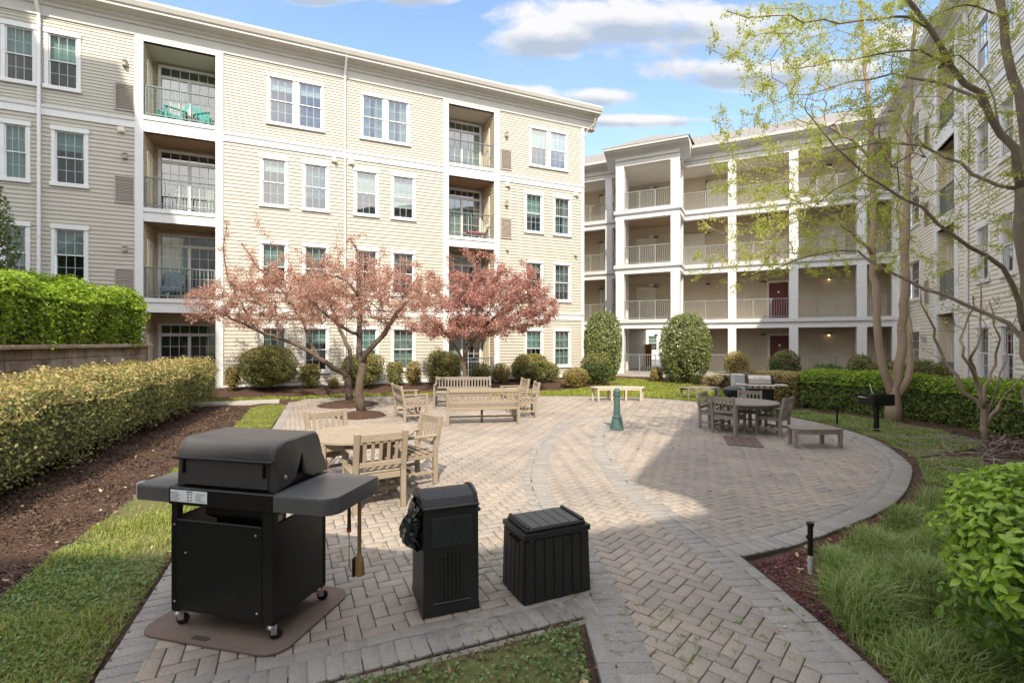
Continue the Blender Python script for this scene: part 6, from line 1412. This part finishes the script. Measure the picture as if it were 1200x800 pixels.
g.limb([P3(1023, 295, Y), P3(1010, 285, Y-.3), P3(985, 262, Y-.6), P3(955, 245, Y-.8), P3(920, 232, Y-1)], .04, .015)
g.limb([P3(1022, 190, Y), P3(1000, 165, Y), P3(970, 150, Y-.3), P3(935, 140, Y-.4)], .035, .012)
f0_ = len(g.P)
tg = np.r_[ell(P3(945, 235, Y-.8), (2.3, 1.5, 1.7), 190, .1), ell(P3(985, 120, Y), (2.4, 2, 2.2), 170, .1), ell(P3(880, 275, Y-1.4), (1.3, 1.0, .9), 70, .1), ell(P3(1060, 120, Y), (1.6, 1.5, 2.2), 90, .1), ell(P3(1010, 20, Y), (2.2, 2, 1.6), 90, .1)]
g.reach(tg, droop=.25); g.finish(.0045, .42)
tree2('tall_tree', 'tree with three smooth tan trunks before the right hedge, in young leaf', g, BARK_R, b0, [(9500, .06, .05, YGR, 2, 'crown')])
# near tree whose limbs sweep in over the court from the right edge
Y = 6.3; g = Grow(); b0 = (6.75, 6.35, -.05)
g.limb([b0, P3(1214, 480, Y), P3(1208, 400, Y), P3(1206, 330, Y), P3(1197, 270, Y), P3(1194, 225, Y)], 0.0983, 0.0703)
g.limb([P3(1194, 225, Y), P3(1203, 170, Y), P3(1196, 120, Y), P3(1184, 75, Y), P3(1176, 30, Y), P3(1170, -30, Y), P3(1160, -120, Y)], 0.0578, 0.0338)
g.limb([P3(1194, 225, Y), P3(1186, 180, Y-.1), P3(1165, 142, Y-.15), P3(1140, 105, Y-.2), P3(1112, 68, Y-.3), P3(1085, 28, Y-.4), P3(1060, -5, Y-.5), P3(1030,-50, Y-.6)], 0.0474, 0.0197)
g.limb([P3(1160, 135, Y-.15), P3(1140, 115, Y), P3(1115, 100, Y+.1), P3(1090, 94, Y+.3), P3(1060, 88, Y+.4), P3(1030, 90, Y+.6), P3(990, 97, Y+.7), P3(950, 112, Y+.8)], 0.0243, 0.0056)
g.limb([P3(1194, 225, Y), P3(1170, 215, Y+.1), P3(1148, 208, Y+.2), P3(1125, 195, Y+.4), P3(1100, 180, Y+.5), P3(1070, 171, Y+.6), P3(1040, 166, Y+.8), P3(1000, 172, Y+1.0), P3(960, 182, Y+1.1), P3(915, 190, Y+1.2)], 0.0243, 0.0056)
g.limb([P3(1208, 400, Y), P3(1190, 345, Y-.1), P3(1172, 315, Y-.2), P3(1150, 298, Y-.25), P3(1122, 278, Y-.3), P3(1095, 254, Y-.3), P3(1065, 236, Y-.3), P3(1035, 218, Y-.3), P3(1008, 200, Y-.3), P3(985, 182, Y-.35), P3(965, 155, Y-.4), P3(945, 132, Y-.4)], 0.0335, 0.0056)
g.limb([P3(1211, 420, Y), P3(1195, 388, Y+.1), P3(1165, 372, Y+.3), P3(1135, 358, Y+.5), P3(1100, 345, Y+.7), P3(1065, 330, Y+.9), P3(1035, 312, Y+1.1), P3(1005, 298, Y+1.3), P3(970, 296, Y+1.5), P3(935, 303, Y+1.7), P3(895, 322, Y+1.9), P3(860, 335, Y+2.1)], 0.0318, 0.0045)
g.limb([P3(1170, 150, Y-.15), P3(1163, 110, Y+.1), P3(1150, 85, Y+.2), P3(1135, 70, Y+.2), P3(1118, 62, Y+.2), P3(1085, 72, Y+.2), P3(1050, 68, Y+.2), P3(1010, 55, Y+.2)], 0.0127, 0.0045)
g.limb([P3(1172, 10, Y), P3(1150, 5, Y), P3(1120, 8, Y-.1), P3(1090, 22, Y-.1)], 0.0127, 0.0067)
g.limb([P3(1008, 200, Y-.3), P3(990, 215, Y-.2), P3(960, 235, Y), P3(925, 255, Y+.2), P3(890, 262, Y+.4)], 0.0104, 0.0034)
g.limb([P3(1085, 28, Y-.4), P3(1040, 20, Y-.6), P3(990, 25, Y-.8), P3(940, 22, Y-1), P3(890, 18, Y-1.2), P3(850, 20, Y-1.3)], 0.0161, 0.0040)
g.limb([P3(1112, 68, Y-.3), P3(1075, 60, Y-.5), P3(1030, 65, Y-.6), P3(980, 72, Y-.7), P3(930, 80, Y-.8)], 0.0139, 0.0040)
s0 = 0
def box_t(n, x0, x1, y0, y1, Ya, Yb): return [np.array(P3(random.uniform(x0, x1), random.uniform(y0, y1), random.uniform(Ya, Yb))) for _ in range(n)]
tg = box_t(300, 830, 1060, 120, 230, 6.2, 7.6)+box_t(330, 860, 1130, 0, 130, 5.3, 7.2)+box_t(270, 1000, 1200, -20, 260, 5.5, 7.3)+box_t(190, 880, 1060, 215, 320, 6.6, 8.3)+box_t(90, 850, 1060, 215, 330, 6.6, 8.3)+box_t(60, 1040, 1190, 20, 260, 5.6, 7.2)+box_t(40, 830, 950, 0, 70, 4.8, 5.6)+box_t(26, 800, 880, 295, 345, 7.6, 8.4)+box_t(50, 1050, 1200, 250, 340, 6, 7)+box_t(40, 1000, 1190, -90, 10, 5.6, 6.8)
g.reach(tg, droop=.35, wig=.03, step=.16); g.finish(.0017, .38)
tree2('tall_tree', 'near tree at the right edge whose long dark limbs sweep in over the court', g, BARK_D, b0, [(46000, .024, .028, YGR, 2, 'crown')])
# bare many stemmed shrub
Y = 9.3; g = Grow(); b0 = P3(1156, 512, Y); b0 = (b0[0], b0[1], -.05)
g.limb([b0, P3(1155, 497, Y), P3(1153, 480, Y)], .06, .045)
for pts, r in (([(1153,480),(1137,462),(1121,447),(1107,417),(1097,395),(1086,370),(1078,340)], .04), ([(1153,480),(1145,450),(1136,428),(1128,410),(1127,395),(1136,372),(1143,345)], .035), ([(1153,478),(1150,455),(1140,430),(1138,415),(1147,398),(1151,370),(1150,330)], .035), ([(1155,490),(1170,480),(1177,470),(1186,452),(1198,442),(1215,425)], .035), ([(1153,480),(1155,455),(1165,425),(1168,390),(1160,350)], .03), ([(1156,495),(1163,470),(1175,440),(1180,400),(1192,365)], .025), ([(1121,447),(1110,430),(1098,418),(1080,408)], .014)):
    g.limb([P3(x, y, Y+random.uniform(-.25, .25) if i else Y) for i, (x, y) in enumerate(pts)], r, r*.3)
tg = ell(P3(1135, 365, Y), (1.3, .9, .9), 80, .1); g.reach(tg, wig=.05); g.finish(.004, .42)
tree2('crape_myrtle', 'bare many stemmed small tree rising from the brush at the right', g, BARK, b0, [(260, .05, .05, YGR, 2, 'crown')])
# cut brush lying at its foot
t = thing('brush_pile', 'heap of bare grey cut branches lying on the right bed', 'brush pile', (7.6, 8.0, -.02)); g = MB()
for k in range(80):
    p = Vector((random.uniform(-1.3, 1.8), random.uniform(-1.3, 1.6), random.uniform(.0, .16))); a = random.choice([random.gauss(.4, .5), random.gauss(2.5, .4)]); L_ = random.uniform(.4, 1.5); pts = [p]
    for j in range(5): a += random.gauss(0, .22); p = p+Vector((math.cos(a), math.sin(a), random.gauss(0, .18)))*(L_/5); p.z = max(0, p.z); pts.append(p.copy())
    r = random.uniform(.004, .012); g.tube(pts, [r*(1-.14*j) for j in range(6)], 5)
g.build('branches', mat('dead_branch', (.30,.255,.22), .9, noise=(6, .6, (.20,.165,.14))), t)
